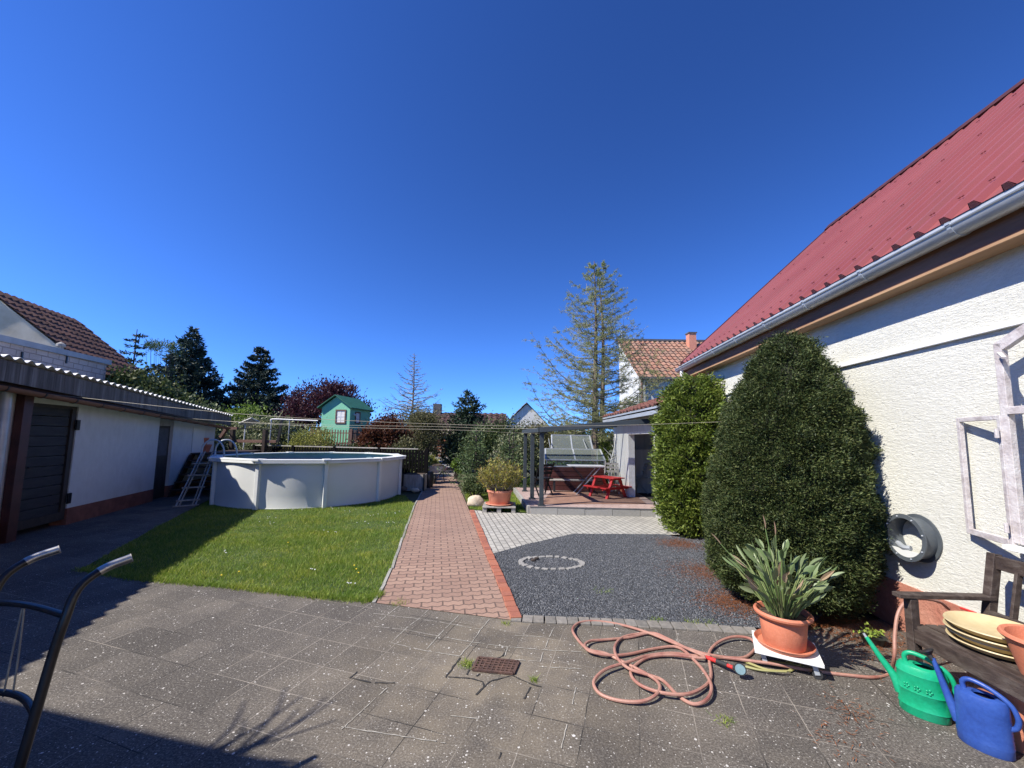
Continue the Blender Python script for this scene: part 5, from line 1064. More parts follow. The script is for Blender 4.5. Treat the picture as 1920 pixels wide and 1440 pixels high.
for t in (.25, .5, .75): MB().bar(a0+(a1-a0)*t, b0_+(b1_-b0_)*t, .05, .06).build('rafter', M['grey_metal'], pg)
MB().tube([pts_[0]+[-.08, .05, ztp-TZ], pts_[0]+[.12, -.02, ztp-TZ+.0]], .04, 10).build('drain_elbow', M['grey_metal'], pg)
# cold frame
CY = 11.35; cx0, cx1 = A(1021, 900, CY)[0], A(1135, 900, CY)[0]; zc = A(1080, 876, CY)[2]
cf = thing('cold_frame', 'tall raised bed of dark red boards with a glazed cold frame on top', 'cold frame', ((cx0+cx1)/2, CY, TZ))
mb = MB(); nbd = 5
for i in range(nbd): z0 = TZ+(zc-TZ)*i/nbd; mb.box(((cx0+cx1)/2, CY+.45, z0+(zc-TZ)/nbd/2), (cx1-cx0, .9, (zc-TZ)/nbd-.012))
mb.build('boards', M['maroon'], cf, bevel=.004)
zg1 = A(1080, 863, CY)[2]; zg2 = A(1080, 842, CY+.5)[2]
mb = MB(); fr = .03
gx0, gx1 = cx0+.06, cx1-.03; q = [(gx0, CY+.02), (gx1, CY+.02)]
for z in (zc+.015, zg1): mb.bar((gx0, CY+.02, z), (gx1, CY+.02, z), fr, fr)
for x in (gx0, gx1): mb.bar((x, CY+.02, zc), (x, CY+.02, zg1), fr, fr, (1, 0, 0)); mb.bar((x, CY+.9, zc), (x, CY+.9, zg2), fr, fr, (1, 0, 0)); mb.bar((x, CY+.02, zc+.015), (x, CY+.9, zc+.015), fr, fr)
mb.build('frame', M['zinc'], cf)
MB().box(((gx0+gx1)/2, CY+.02, (zc+zg1)/2), (gx1-gx0-.04, .006, zg1-zc-.04)).build('pane', M['glass'], cf)
def lid(y0, z0, y1, z1, x0, x1, nm):
    mb = MB(); a, b = np.array([x0, y0, z0]), np.array([x1, y0, z0]); c, d = np.array([x0+.03, y1, z1]), np.array([x1-.03, y1, z1])
    for p, q in ((a, b), (c, d), (a, c), (b, d), ((a+b)/2, (c+d)/2)): mb.bar(p, q, .04, .028)
    o = mb.build(nm, M['zinc'], cf); MB().ext([a, b, d, c], (0, .003, .006)).build('pane', M['glass'], o)
lid(CY-.02, zg1+.01, CY+.48, zg2, gx0-.03, gx1+.02, 'lid')
z3, z4 = A(1070, 842, CY+.9)[2], A(1070, 816, CY+1.25)[2]; lid(CY+.9, z3, CY+1.25, z4, A(1034, 830, CY+1)[0], A(1110, 830, CY+1)[0], 'open_lid')
for x in (gx0+.15, gx1-.4): MB().bar((x, CY+.5, zg2), (x, CY+1.1, z4-.12), .015, .015).build('prop', M['zinc'], cf)
mb = MB(); P = np.column_stack([rng.uniform(gx0+.1, gx1-.1, 500), rng.uniform(CY+.1, CY+.8, 500), rng.uniform(zc, zc+.12, 500)]); leaves(mb, P, .06, .03); mb.build('seedlings', leafmat('seedling', [(.08, .2, .03), (.15, .3, .06)]), cf)
# bench board, folding table, chairs
c = A(1073, 900, 11.05); t = thing('plank_bench', 'low grey plank bench standing in front of the raised bed', 'bench', (c[0], c[1], TZ))
MB().box((c[0], c[1], c[2]), (1.25, .24, .035)).build('seat', M['grey_wood'], t, bevel=.004)
for dx in (-.5, .5): MB().box((c[0]+dx, c[1], (TZ+c[2]-.018)/2), (.05, .2, c[2]-.018-TZ)).build('leg', M['black'], t)
ty = 10.75; c = A(1098, 873, ty); t = thing('folding_table', 'folding table with thin white top and crossed grey legs on the terrace', 'table', (c[0], ty, TZ))
MB().box((c[0], ty, c[2]), (.95, .55, .025)).build('table_top', M['white_paint'], t, bevel=.006)
for dy in (-.22, .22):
    MB().bar((c[0]+.36, ty+dy, c[2]-.015), (c[0]-.30, ty+dy, TZ), .022, .022, (0, 1, 0)).build('leg', M['zinc'], t); MB().bar((c[0]-.36, ty+dy, c[2]-.015), (c[0]+.30, ty+dy+.03, TZ), .022, .022, (0, 1, 0)).build('leg', M['black'], t)
def chair(c, rz, mt, label, name='garden_chair', arms=False, h=.85, slat=True):
    t = thing(name, label, 'chair', c, rz=rz)
    MB().box((0, 0, .44), (.42, .40, .03)).build('seat', M[mt], t, bevel=.006)
    for sx_ in (-1, 1):
        MB().bar((sx_*.2, .22, .0), (sx_*.2, -.24, h), .028, .028, (1, 0, 0)).build('back_leg', M[mt], t); MB().bar((sx_*.2, -.2, 0), (sx_*.2, .2, .46), .028, .028, (1, 0, 0)).build('front_leg', M[mt], t)
    for z in (.58, .68, .78): MB().box((0, -.125-(z-.5)*.33, z), (.38, .018, .06)).build('back_slat', M[mt], t)
    return t
cc = G(1016, 934, TZ); chair((cc[0]+.05, cc[1]+.5, TZ), math.radians(25), 'black_metal', 'black iron garden chair half hidden behind the front pergola post')
cc = A(1144, 900, 11.2); chair((cc[0], 11.0, TZ), math.radians(160), 'grey_wood', 'weathered grey slatted wooden chair against the white outbuilding wall')
cc = V(1192, 920, (GX+.45, 0), (GX+.45, 1)); chair((GX+.5, cc[1], TZ), math.radians(100), 'zinc', 'light metal chair just inside the open doorway')
mb = MB(); y_ = cc[1]; mb.box((GX+.28, y_+.0, .86), (.03, .22, .35)); mb.build('towel', mat('towel', (.18, .28, .06), (.3, .4, .12), 6, .95, .5, 40), None, bevel=.01, label='yellow green towel hanging over the chair in the doorway', cat='towel')
# red picnic table
cc = (G(1128, 934, TZ)+G(1150, 930, TZ))/2; t = thing('picnic_table', 'small red painted wooden picnic table with attached benches on the terrace', 'picnic table', (cc[0], cc[1], TZ), rz=math.radians(-57))
PTm = M['red_paint']
for i in range(3): MB().box((0, -.14+i*.14, .50), (.78, .13, .025)).build('top_plank', PTm, t, bevel=.004)
for s in (-1, 1):
    MB().box((0, s*.40, .27), (.78, .15, .025)).build('seat', PTm, t, bevel=.004)
    MB().box((s*.26, 0, .245), (.035, .9, .06)).box((s*.26, 0, .475), (.035, .38, .05)).build('cross_rail', PTm, t)
    for q in (-1, 1): MB().bar((s*.285, q*.13, .487), (s*.285, q*.34, 0), .035, .07, (1, 0, 0)).build('leg', PTm, t)
c = G(1172, 929, TZ); t = pot('flower_pot', c+[0, .25, 0], .12, .16, .22, 'terracotta', 'terracotta pot standing against the white wall behind the red picnic table', soil=.17)
# pot with yellowish oleander
c = G(936, 958)+[0, .1, 0]; t = thing('pallet', 'grey weathered wooden pallet under the bushy potted shrub', 'pallet', c)
for i in range(5): MB().box(c+[0, -.3+i*.15, .115], (.72, .10, .02)).build('deck_board', M['grey_wood'], t)
for dx in (-.31, 0, .31): MB().box(c+[dx, 0, .05], (.09, .66, .10)).build('bearer', M['grey_wood'], t)
c = c+[0, 0, .126]
MB().lathe([(0, 0), (.28, 0), (.32, .03), (.31, .04), (.27, .01), (0, .01)], c, 40).build('plant_saucer', M['terracotta_light'], None, smooth='auto', label='terracotta saucer under the bushy shrub pot on the pallet', cat='saucer')
op = thing('potted_shrub', 'wide terracotta pot with a bushy yellowing shrub beside the path', 'potted plant', c+[0, 0, .012])
MB().lathe([(0, 0), (.21, 0), (.225, .02), (.265, .25), (.27, .255), (.285, .27), (.285, .31), (.27, .315), (.25, .27), (.2, .04)], c+[0, 0, .012], 48).build('pot', M['terracotta_light'], op, smooth='auto')
MB().lathe([(0, .01), (.25, .0)], c+[0, 0, .28], 20).build('soil', M['soil'], op)
ms, ml = MB(), MB(); P = []
for i in range(150):
    a = random.uniform(0, 6.28); l = random.random()**.5; e = c+np.array([math.cos(a)*l*.52, math.sin(a)*l*.5, .34+random.uniform(.35, .72)*(1-.35*l*l)]); s0 = c+np.array([math.cos(a)*l*.16, math.sin(a)*l*.16, .27]); mid = (s0+e)/2+np.array([math.cos(a), math.sin(a), 0])*.07*l
    sp_ = spline([s0, mid, e], 4); ms.tube(sp_, np.linspace(.006, .002, len(sp_)), 4); P += [sp_[int(random.uniform(3, len(sp_)-.01))]+rng.normal(0, .02, 3) for _ in range(26)]
leaves(ml, np.array(P), .085, .02, np.array([0, 0, .5]))
ms.build('stems', M['twig'], op, fixn=False); ml.build('foliage', leafmat('oleander', [(.16, .17, .03), (.30, .27, .05), (.42, .36, .08), (.12, .15, .03), (.25, .15, .06)], .25), op)

# ================================================================== CLOTHES LINES
def wire(a, m_, b, label, r=.0032):
    MB().tube(spline([a, (a+m_)/2-[0, 0, abs(a[2]-m_[2])*.22+.01], m_, (m_+b)/2-[0, 0, abs(b[2]-m_[2])*.22+.01], b], 10), r, 5).build('clothesline', M['line'], None, label=label, cat='clothesline', group='clotheslines across the garden')
M['line'] = mat('line', (.30, .27, .2), (.4, .36, .28), 20, .6)
colA = Lp(cs-.02, .12, 2.18)
wire(colA, A(880, 797, 6.3), Bp(2.9, .02, 1.93), 'highest clothesline, running from the dark red column to the barn wall')
wire(Lp(Ls(298, 780)[0], .09, 1.99), A(880, 807, 8.2), pts_[0]+[0, 0, ztp-TZ-.03], 'lower clothesline, from the hook over the dark shed door to the front pergola post')
wire(Lp(Ls(366, 785)[0], .09, 1.99), A(820, 800, 9.6), pts_[0]+[0, .02, ztp-TZ+.07], 'middle clothesline, from the last hook of the shed to the pergola corner')

# ================================================================== HOUSES BEHIND
o_ = A(1161, 641, 21.5); e_ = A(1200, 707, 18.0); nx0 = e_[0]; rz_n, ez_n = o_[2], e_[2]
nh = thing('neighbour_house', 'white neighbouring house with weathered orange tiled roof and brick chimney', 'house', (nx0+4, 20, 0))
MB().ext([(nx0, 18.2, 0), (nx0, 21.5, 0), (nx0, 21.5, rz_n-.1), (nx0, 18.2, ez_n+.05)], (9, 0, 0)).build('wall', M['white_plaster'], nh)
upn = np.array([0, 21.5-18.0, rz_n-ez_n]); nn_ = _n(np.cross([1, 0, 0], upn)); mb = MB(); tiles(mb, np.array([nx0-.12, 17.85, ez_n-.05]), np.array([9.3, 0, 0]), upn*1.04, nn_, .27, .34, .035, .04)
mb.build('roof', islandmat('orange_tiles', [(.34, .15, .09), (.27, .12, .075), (.38, .2, .13), (.2, .12, .085), (.30, .17, .11)], nz=.35, bs=0), nh, fixn=False)
MB().bar((nx0-.15, 21.6, rz_n+.12), (nx0+9.2, 21.6, rz_n+.12), .3, .12).build('ridge_cap', M['slate'], nh)
ch_ = A(1296, 640, 20.8); MB().box((ch_[0], 20.8, ch_[2]-.05), (.38, .38, .9)).build('chimney', M['terracotta_light'], nh); MB().box((ch_[0], 20.8, ch_[2]+.43), (.46, .46, .06)).build('chimney_cap', M['slate'], nh)
MB().tube([(nx0+.1, 18.05, 0), (nx0+.1, 18.05, ez_n)], .06, 8).build('downpipe', M['brown_trim'], nh)
MB().bar((nx0, 17.85, ez_n-.06), (nx0+9, 17.85, ez_n-.06), .12, .1).build('gutter', M['slate'], nh)
mb = MB(); mb.tube([A(1166, 620, 21), A(1164, 660, 21)], .02, 5); mb.build('antenna', M['zinc'], nh)
def simple_house(label, x0, x1, y0, y1, ze, zr, roofm, wallm, axis='x', chim=None):
    t = thing('distant_house', label, 'house', ((x0+x1)/2, (y0+y1)/2, 0))
    if axis == 'x':
        ym = (y0+y1)/2; MB().ext([(x0, y0, 0), (x0, y1, 0), (x0, y1, ze), (x0, ym, zr-.1), (x0, y0, ze)], (x1-x0, 0, 0)).build('wall', M[wallm], t)
        mb = MB(); u = np.array([0, ym-y0+.3, (zr-ze)*(ym-y0+.3)/(ym-y0)]); tiles(mb, np.array([x0-.2, y0-.3, zr-u[2]]), np.array([x1-x0+.4, 0, 0]), u, _n(np.cross([1, 0, 0], u)), .5, .6, .05, .05)
        u2 = u*[1, -1, 1]; tiles(mb, np.array([x0-.2, y1+.3, zr-u[2]]), np.array([x1-x0+.4, 0, 0]), u2, -_n(np.cross([1, 0, 0], u2)), .5, .6, .05, .05)
    else:
        xm = (x0+x1)/2; MB().ext([(x0, y0, 0), (x1, y0, 0), (x1, y0, ze), (xm, y0, zr-.1), (x0, y0, ze)], (0, y1-y0, 0)).build('wall', M[wallm], t)
        mb = MB(); u = np.array([xm-x0+.3, 0, (zr-ze)*(xm-x0+.3)/(xm-x0)])
        for s in (1, -1): uu = u*[s, 1, 1]; tiles(mb, np.array([xm-s*u[0], y0-.2, zr-u[2]]), np.array([0, y1-y0+.4, 0]), uu, np.array([-uu[2]*s, 0, abs(uu[0])])*s/np.linalg.norm(u) if s > 0 else np.array([-uu[2], 0, -uu[0]])/np.linalg.norm(u), .5, .6, .05, .05)
    mb.build('roof', roofm, t, fixn=False)
    if chim: MB().box(chim, (.7, .7, 1.4)).build('chimney', M['slate'], t)
dr = islandmat('dark_red_tiles', [(.055, .022, .022), (.08, .035, .032), (.045, .02, .02)], bs=0); gr_ = islandmat('grey_tiles', [(.07, .07, .075), (.11, .11, .115)], bs=0)
pA, pB = A(800, 772, 36), A(945, 775, 36); simple_house('far house with long dark red brown roof beyond the cypress', pA[0]-1, pB[0], 33, 41, 1.9, pA[2], dr, 'cream_plaster', chim=(pA[0]+.8, 37, pA[2]+.1))
pA, pB, pC = A(952, 790, 34), A(985, 757, 34), A(1020, 795, 34); simple_house('far white gabled house with steep grey roof behind the hedge', pA[0]-.2, pA[0]+2*(pB[0]-pA[0])+.4, 33, 43, pA[2]-.3, pB[2], gr_, 'old_white', 'y')
# ================================================================== TREES AND SHRUBS
M['spruce'] = leafmat('spruce', [(.018, .032, .026), (.03, .05, .04), (.045, .07, .055), (.022, .04, .028)], .1)
M['cypress'] = leafmat('cypress', [(.022, .042, .022), (.035, .06, .03), (.05, .08, .045)], .12)
M['yew'] = leafmat('yew', [(.016, .032, .009), (.03, .052, .014), (.055, .08, .022), (.12, .14, .045), (.024, .042, .011), (.07, .075, .02)], .12, .6)
M['thuja'] = leafmat('thuja', [(.07, .115, .014), (.11, .16, .022), (.18, .235, .038), (.05, .08, .013), (.27, .31, .06)], .25)
M['purple'] = leafmat('purple', [(.035, .012, .02), (.06, .02, .03), (.10, .035, .045), (.045, .015, .02)], .3)
M['maple'] = leafmat('maple', [(.06, .018, .012), (.095, .03, .016), (.15, .06, .028), (.05, .028, .014)], .3)
M['bright'] = leafmat('bright', [(.12, .2, .03), (.2, .3, .05), (.08, .14, .02)], .3)
M['varieg'] = leafmat('varieg', [(.12, .15, .06), (.24, .27, .13), (.38, .38, .24), (.06, .09, .03), (.04, .06, .02)], .25)
M['yellow'] = leafmat('yellow', [(.22, .23, .04), (.34, .34, .09), (.13, .16, .03)], .3)
M['olive'] = leafmat('olive', [(.07, .075, .03), (.12, .12, .05), (.18, .165, .075), (.05, .06, .02)], .2)
M['darkhedge'] = leafmat('darkhedge', [(.025, .045, .014), (.05, .08, .025), (.085, .12, .04), (.15, .16, .06)], .2)
M['feathery'] = leafmat('feathery', [(.06, .10, .035), (.10, .155, .055), (.16, .22, .09), (.04, .07, .03)], .2)
M['larchgreen'] = leafmat('larchgreen', [(.20, .23, .07), (.30, .33, .11), (.22, .25, .09), (.38, .40, .17)], .3)
def base_of(px, y): return A(px, 830, y)*[1, 1, 0]
def conifer(name, label, b, H_, R_, n_lev=26, nb=9, mt='spruce', leaf=.16, per=26, droop=.25, low=.06, upturn=.25, shape=.85, trunk=.12, wl=.3, group=None, cat='tree', tops=0, irregular=.15):
    t = thing(name, label, cat, b, group)
    MB().tube([b, b+[0, 0, H_*.5], b+[0, 0, H_*.98]], [trunk, trunk*.55, .015], 7).build('trunk', M['bark_dark'], t)
    PP, DD = [], []; br = MB()
    for i in range(n_lev):
        f = (i+random.uniform(-.3, .3))/n_lev; z = H_*(low+(1-low)*f); L = R_*(1-f)**shape*random.uniform(1-irregular, 1+irregular)+.04
        for j in range(max(4, int(nb*(1-.5*f)))):
            a = random.uniform(0, 6.283); l = L*random.uniform(1-irregular*1.6, 1.06); ca, sa = math.cos(a), math.sin(a); k = max(5, int(per*l/R_))
            tt = rng.random(k)**.65; zz = -droop*l*tt+upturn*l*tt**3; wd = rng.normal(0, 1, k)*.13*l*(1.12-tt)
            PP.append(np.stack([b[0]+ca*l*tt-sa*wd, b[1]+sa*l*tt+ca*wd, z+zz+rng.normal(0, .03*l, k)-abs(wd)*.15], 1)); DD.append(np.tile([ca*.8, sa*.8, .15], (k, 1)))
            if wl and j % 2 == 0: br.tube([[b[0], b[1], z], [b[0]+ca*l*.5, b[1]+sa*l*.5, z-droop*l*.5+upturn*l*.12], [b[0]+ca*l*.95, b[1]+sa*l*.95, z+(-droop+upturn)*l*.9]], [.02, .012, .004], 3)
    PP = np.concatenate(PP); DD = np.concatenate(DD); mb = MB(); leaves(mb, PP, leaf, leaf*.36, DD, .8); mb.build('crown', M[mt], t)
    if br.v: br.build('branches', M['bark_dark'], t, fixn=False)
    return t
def shrub(name, label, b, r, n, leaf, mt, z0=0.0, clumps=60, aspect=.5, cat='shrub', stem=True, group=None, up_=.3, tight=.16, flat=1.0):
    t = thing(name, label, cat, b, group); r = np.array(r, float)
    d = rng.normal(size=(clumps, 3)); d /= np.linalg.norm(d, axis=1, keepdims=True); d[:, 2] = np.abs(d[:, 2])*1.15-.35; rad = rng.uniform(.45, 1.0, (clumps, 1))**.6
    Cc = b+np.array([0, 0, z0+r[2]])+d*rad*r; Cc[:, 2] = np.maximum(Cc[:, 2], z0+.05)
    idx = rng.integers(0, clumps, n); sz = rng.uniform(.6, 1.35, (clumps, 1))[idx]; P = Cc[idx]+rng.normal(size=(n, 3))*tight*r.mean()*sz; P[:, 2] = np.maximum(P[:, 2], .02)
    mb = MB(); leaves(mb, P, leaf, leaf*aspect, (P-(b+[0, 0, z0+r[2]*.6]))/r*.5+[0, 0, up_]); mb.build('crown', M[mt], t)
    if stem:
        ms = MB()
        for i in range(min(clumps, 26)): e = Cc[i]; ms.tube(spline([b+np.array([random.uniform(-.06, .06), random.uniform(-.06, .06), 0]), b*.6+e*.4+[0, 0, -.1+.05*r[2]], e], 3), np.linspace(.035*r.mean()**.5, .006, 7), 4)
        ms.build('stems', M['bark_dark'], t, fixn=False)
    return t
def dense_topiary(name, label, b, prof, n_cl, per, leaf, mt, wob=.03, cat='clipped bush', sx=1, sy=1, asp=.3, out=.9, lean=(0, 0)):
    t = thing(name, label, cat, b); zs = np.array([p[1] for p in prof]); rs = np.array([p[0] for p in prof])
    core = MB().lathe([(0, zs[0])]+[(r*.86, z) for r, z in prof]+[(0, zs[-1]*.985)], b, 40, sx, sy)
    for q in core.v: q[:, 0] += lean[0]*(q[:, 2]-b[2]); q[:, 1] += lean[1]*(q[:, 2]-b[2])
    core.build('shade_core', M['core_shade'], t, smooth=True)  # solid core blocks the view through, coloured as shade inside the crown
    MB().tube([b, b+[0, 0, zs[-1]*.6]], [.08, .03], 8).build('trunk', M['bark_dark'], t)
    # area weighted heights
    w = np.interp(np.linspace(zs[0], zs[-1], 200), zs, rs)+.02; zz = rng.choice(np.linspace(zs[0], zs[-1], 200), n_cl, p=w/w.sum())+rng.normal(0, .01, n_cl); a = rng.uniform(0, 2*math.pi, n_cl)
    # near the tip spread over the cap
    rr = np.interp(zz, zs, rs)*np.where(rng.random(n_cl) < .82, 1.0, rng.uniform(.8, 1.0, n_cl)); lump = wob*(np.sin(a*5+zz*7)+np.sin(a*9-zz*11)+.7*np.sin(zz*23+a*3)+.8*np.sin(a*17+zz*13))*.6+rng.normal(0, wob*.45, n_cl); rr = rr+lump
    Cc = np.stack([b[0]+np.cos(a)*rr*sx+lean[0]*zz, b[1]+np.sin(a)*rr*sy+lean[1]*zz, b[2]+zz], 1); Nn = np.stack([np.cos(a), np.sin(a), np.full(n_cl, .35)], 1)
    idx = np.repeat(np.arange(n_cl), per); P = Cc[idx]+rng.normal(size=(len(idx), 3))*max(leaf*.55, .022)
    mb = MB(); leaves(mb, P, leaf, leaf*asp, Nn[idx]*out+rng.normal(0, .35, (n_cl, 3))[idx], .75); mb.build('crown', M[mt], t); return t
M['core_shade'] = mat('core_shade', (.012, .014, .008), (.025, .026, .014), 30, .95)  # near-black: the shade among the inner twigs put into the colour
yb = np.array([2.78, 4.15, 0])
yprof = [(.46, .10), (.60, .22), (.67, .45), (.69, .75), (.665, 1.1), (.62, 1.43), (.56, 1.75), (.48, 2.0), (.40, 2.2), (.31, 2.4), (.24, 2.54), (.17, 2.65), (.06, 2.74)]
dense_topiary('yew', 'tall dark green yew clipped to a rounded cone beside the barn wall', yb, yprof, 14000, 26, .029, 'yew', .038, lean=(.055, .0), asp=.32)
mb = MB()
tb = np.array([3.31, 7.1, 0]); tprof = [(.40, .05), (.50, .2), (.57, .45), (.60, .9), (.61, 1.3), (.58, 1.7), (.52, 2.05), (.44, 2.35), (.32, 2.58), (.16, 2.72)]
dense_topiary('thuja', 'loose yellow green thuja bush behind the dark clipped yew', tb, tprof, 4200, 15, .075, 'thuja', .085, 'bush', asp=.34)
conifer('spruce_tree', 'tall dark spruce standing right of the ivy covered wall', base_of(343, 27), A(343, 612, 27)[2], 3.7, 40, 17, 'spruce', .28, 150, .22, .1, .38, .95, .2)
conifer('spruce_tree', 'broad dark spruce left of the purple leaved tree', base_of(476, 29), A(476, 646, 29)[2], 3.5, 25, 22, 'spruce', .20, 330, .34, .08, .34, .78, .2, irregular=.10)
conifer('scraggy_conifer', 'thin scraggy conifer poking above the ivy covered wall', base_of(234, 20), A(234, 612, 20)[2], 1.35, 17, 8, 'spruce', .15, 130, .12, .1, .22, .5, .1, irregular=.35)
shrub('pine_tree', 'small pine with loose pale crown between the scraggy conifer and tall spruce', base_of(287, 21), (.8, .7, .40), 1100, .18, 'feathery', A(287, 668, 21)[2], 14, .2, 'tree', tight=.2)
iv = Lp(10.0, -4.0, 0)
shrub('ivy_mass', 'big dark ivy covered shrub smothering the end of the block wall', base_of(232, 14.5), (2.3, 1.4, 2.0), 30000, .13, 'darkhedge', 0, 170, .7, tight=.14)
shrub('ivy_mass', 'dark bushy growth between the ivy mass and the tall spruce', base_of(335, 19), (2.4, 1.2, 1.55), 12000, .2, 'darkhedge', 0, 90, .6)
shrub('plum_tree', 'purple leaved plum tree behind the playhouse', base_of(612, 21), (2.2, 1.5, 1.95), 10500, .15, 'purple', .9, 130, .5, 'tree', up_=1.0, tight=.12)
shrub('plum_tree', 'smaller purple leaved tree crown left of the mint playhouse', base_of(560, 19.5), (.95, .9, 1.35), 4200, .14, 'purple', .9, 50, .55, 'tree', up_=.6, tight=.16)
shrub('variegated_bush', 'variegated grey green bush behind the deck railing', base_of(495, 17), (1.6, 1.1, 1.25), 15000, .12, 'varieg', 0, 90, .5)
shrub('variegated_bush', 'pale flowering low bush directly behind the timber railing', base_of(452, 15.6), (1.15, .6, .75), 7000, .09, 'varieg', .2, 60, .6)
shrub('light_green_bush', 'fresh light green bush in front of the broad spruce', base_of(455, 20), (1.5, 1.0, 1.5), 7000, .14, 'bright', .2, 60, .5)
shrub('dark_bush', 'dark bush at the far corner of the shed', base_of(412, 17.5), (.9, .7, 1.15), 7000, .12, 'darkhedge', 0, 50, .55)
shrub('dark_bush', 'dark undergrowth behind the black lattice fence and the yellow bush', base_of(600, 18.2), (3.0, .6, .7), 12000, .12, 'darkhedge', 0, 120, .5)
shrub('yellow_bush', 'yellow green airy bush in front of the playhouse pickets', base_of(585, 14.8), (.95, .55, .95), 5200, .075, 'yellow', .15, 80, .45)
shrub('red_maple', 'rusty red leaved maple right of the playhouse', base_of(722, 15.8), (.95, .85, 1.2), 13000, .10, 'maple', .1, 80, .6, 'tree', up_=.2)
shrub('olive_shrub', 'dull olive green shrub below the bare larch', base_of(782, 18.5), (1.35, 1.1, 1.55), 15000, .10, 'olive', .1, 100, .35)
shrub('olive_shrub', 'small olive shrub between red maple and timber screen', base_of(762, 14.9), (.55, .5, .75), 5000, .08, 'olive', .1, 50, .4)
conifer('cypress_tree', 'dark blue green cypress right of the garden path', base_of(876, 19), A(876, 733, 19)[2], 1.5, 32, 15, 'cypress', .17, 60, .0, .04, .45, .62, .1, irregular=.3)
shrub('light_green_bush', 'small bright yellow green bush beside the path steps', base_of(804, 17), (.38, .35, .42), 2600, .08, 'yellow', .05, 30, .6)
shrub('light_green_bush', 'small light green plant at the foot of the cypress', base_of(855, 15.5), (.22, .2, .4), 1200, .07, 'bright', .0, 16, .6)
shrub('dark_hedge', 'dark green hedge shrub behind the feathery young conifer', base_of(938, 15.5), (1.45, .7, 1.2), 15000, .10, 'darkhedge', 0, 90, .5)
shrub('dark_hedge', 'brown green hedge shrub behind the pergola posts', base_of(1010, 15.2), (1.1, .7, 1.15), 12000, .10, 'olive', 0, 80, .5)
shrub('dark_hedge', 'dark shrub with yellow tips left of the cold frame', base_of(975, 14.2), (.85, .55, .95), 8000, .09, 'varieg', 0, 60, .5)
shrub('dark_hedge', 'dark hedge shrub right behind the open glass lid', base_of(1075, 15.5), (1.2, .6, 1.12), 12000, .10, 'darkhedge', 0, 70, .5)
conifer('columnar_thuja', 'yellow green columnar thuja between larch trunk and white outbuilding', base_of(1134, 13.2), 1.75, .28, 22, 9, 'thuja', .09, 36, -.3, .02, .3, .4, .04)
conifer('young_conifer', 'feathery green young conifer right beside the garden path', base_of(893, 12.6), 2.05, 1.05, 22, 9, 'feathery', .085, 60, .05, .03, .35, .8, .04, irregular=.3)
conifer('young_conifer', 'second smaller feathery conifer behind the potted shrub', base_of(955, 12.3), 1.7, .7, 18, 8, 'feathery', .075, 50, .05, .03, .35, .7, .04, irregular=.3)
conifer('young_conifer', 'thin pale young conifer just left of the back pergola post', base_of(962, 13.2), 1.95, .45, 14, 6, 'feathery', .07, 26, .0, .1, .3, .8, .03, irregular=.3)
shrub('dark_bush', 'low dark bush with white flowers at the grass patch edge', base_of(897, 10.6), (.42, .35, .3), 5000, .05, 'darkhedge', 0, 40, .5)
shrub('dark_bush', 'dark leafy bush close behind the right end of the black lattice fence', base_of(757, 13.9), (.95, .35, .62), 9000, .08, 'darkhedge', 0, 60, .5)
shrub('dark_bush', 'dark leafy bush behind the middle of the black lattice fence', base_of(665, 15.0), (1.5, .4, .6), 9000, .09, 'darkhedge', 0, 70, .5)
shrub('dark_bush', 'dark bush beside the left edge of the orange timber screen', base_of(796, 22.5), (.75, .6, .95), 5000, .12, 'darkhedge', 0, 40, .5)
shrub('dark_bush', 'dark bush beside the right edge of the orange timber screen', base_of(852, 22.5), (.45, .6, .95), 4000, .12, 'darkhedge', 0, 40, .5)
mb = MB()
for px, py in [(895, 907), (890, 917), (902, 915), (886, 921), (899, 903)]: P = G(px, py)+[0, .15, .12]; mb.raw(*(lambda q: (q.v[0], q.f[0]))(MB().ball(P, (.04, .04, .03), 8, 4)))
mb.build('white_flowers', mat('petals', (.7, .68, .66), (.8, .78, .78), 9, .8), kind='stuff', label='white flower heads in front of the feathery conifer', cat='flowers')
mb = MB(); P = np.array([random.uniform(-1.6, .3) for _ in range(900)]); Q = np.column_stack([P+.4, rng.uniform(12.2, 14, 900), rng.uniform(0, .3, 900)]); leaves(mb, Q, .1, .05, np.array([0, 0, .6])); mb.build('border_plants', M['bright'], kind='stuff', label='low bright green border plants behind the terrace posts', cat='border plants')
# far tree line closing the view
mb = MB()
for x in np.arange(-95, 80, 3.2):
    n = 420; c = np.array([x+random.uniform(-1.5, 1.5), random.uniform(62, 70), random.uniform(.6, 1.4)]); P = c+rng.normal(size=(n, 3))*[1.8, 1.2, .85]; P[:, 2] = np.abs(P[:, 2]); leaves(mb, P, .7, .4)
mb.build('far_trees', M['darkhedge'], kind='stuff', label='distant dark line of trees and hedges along the horizon', cat='tree line')
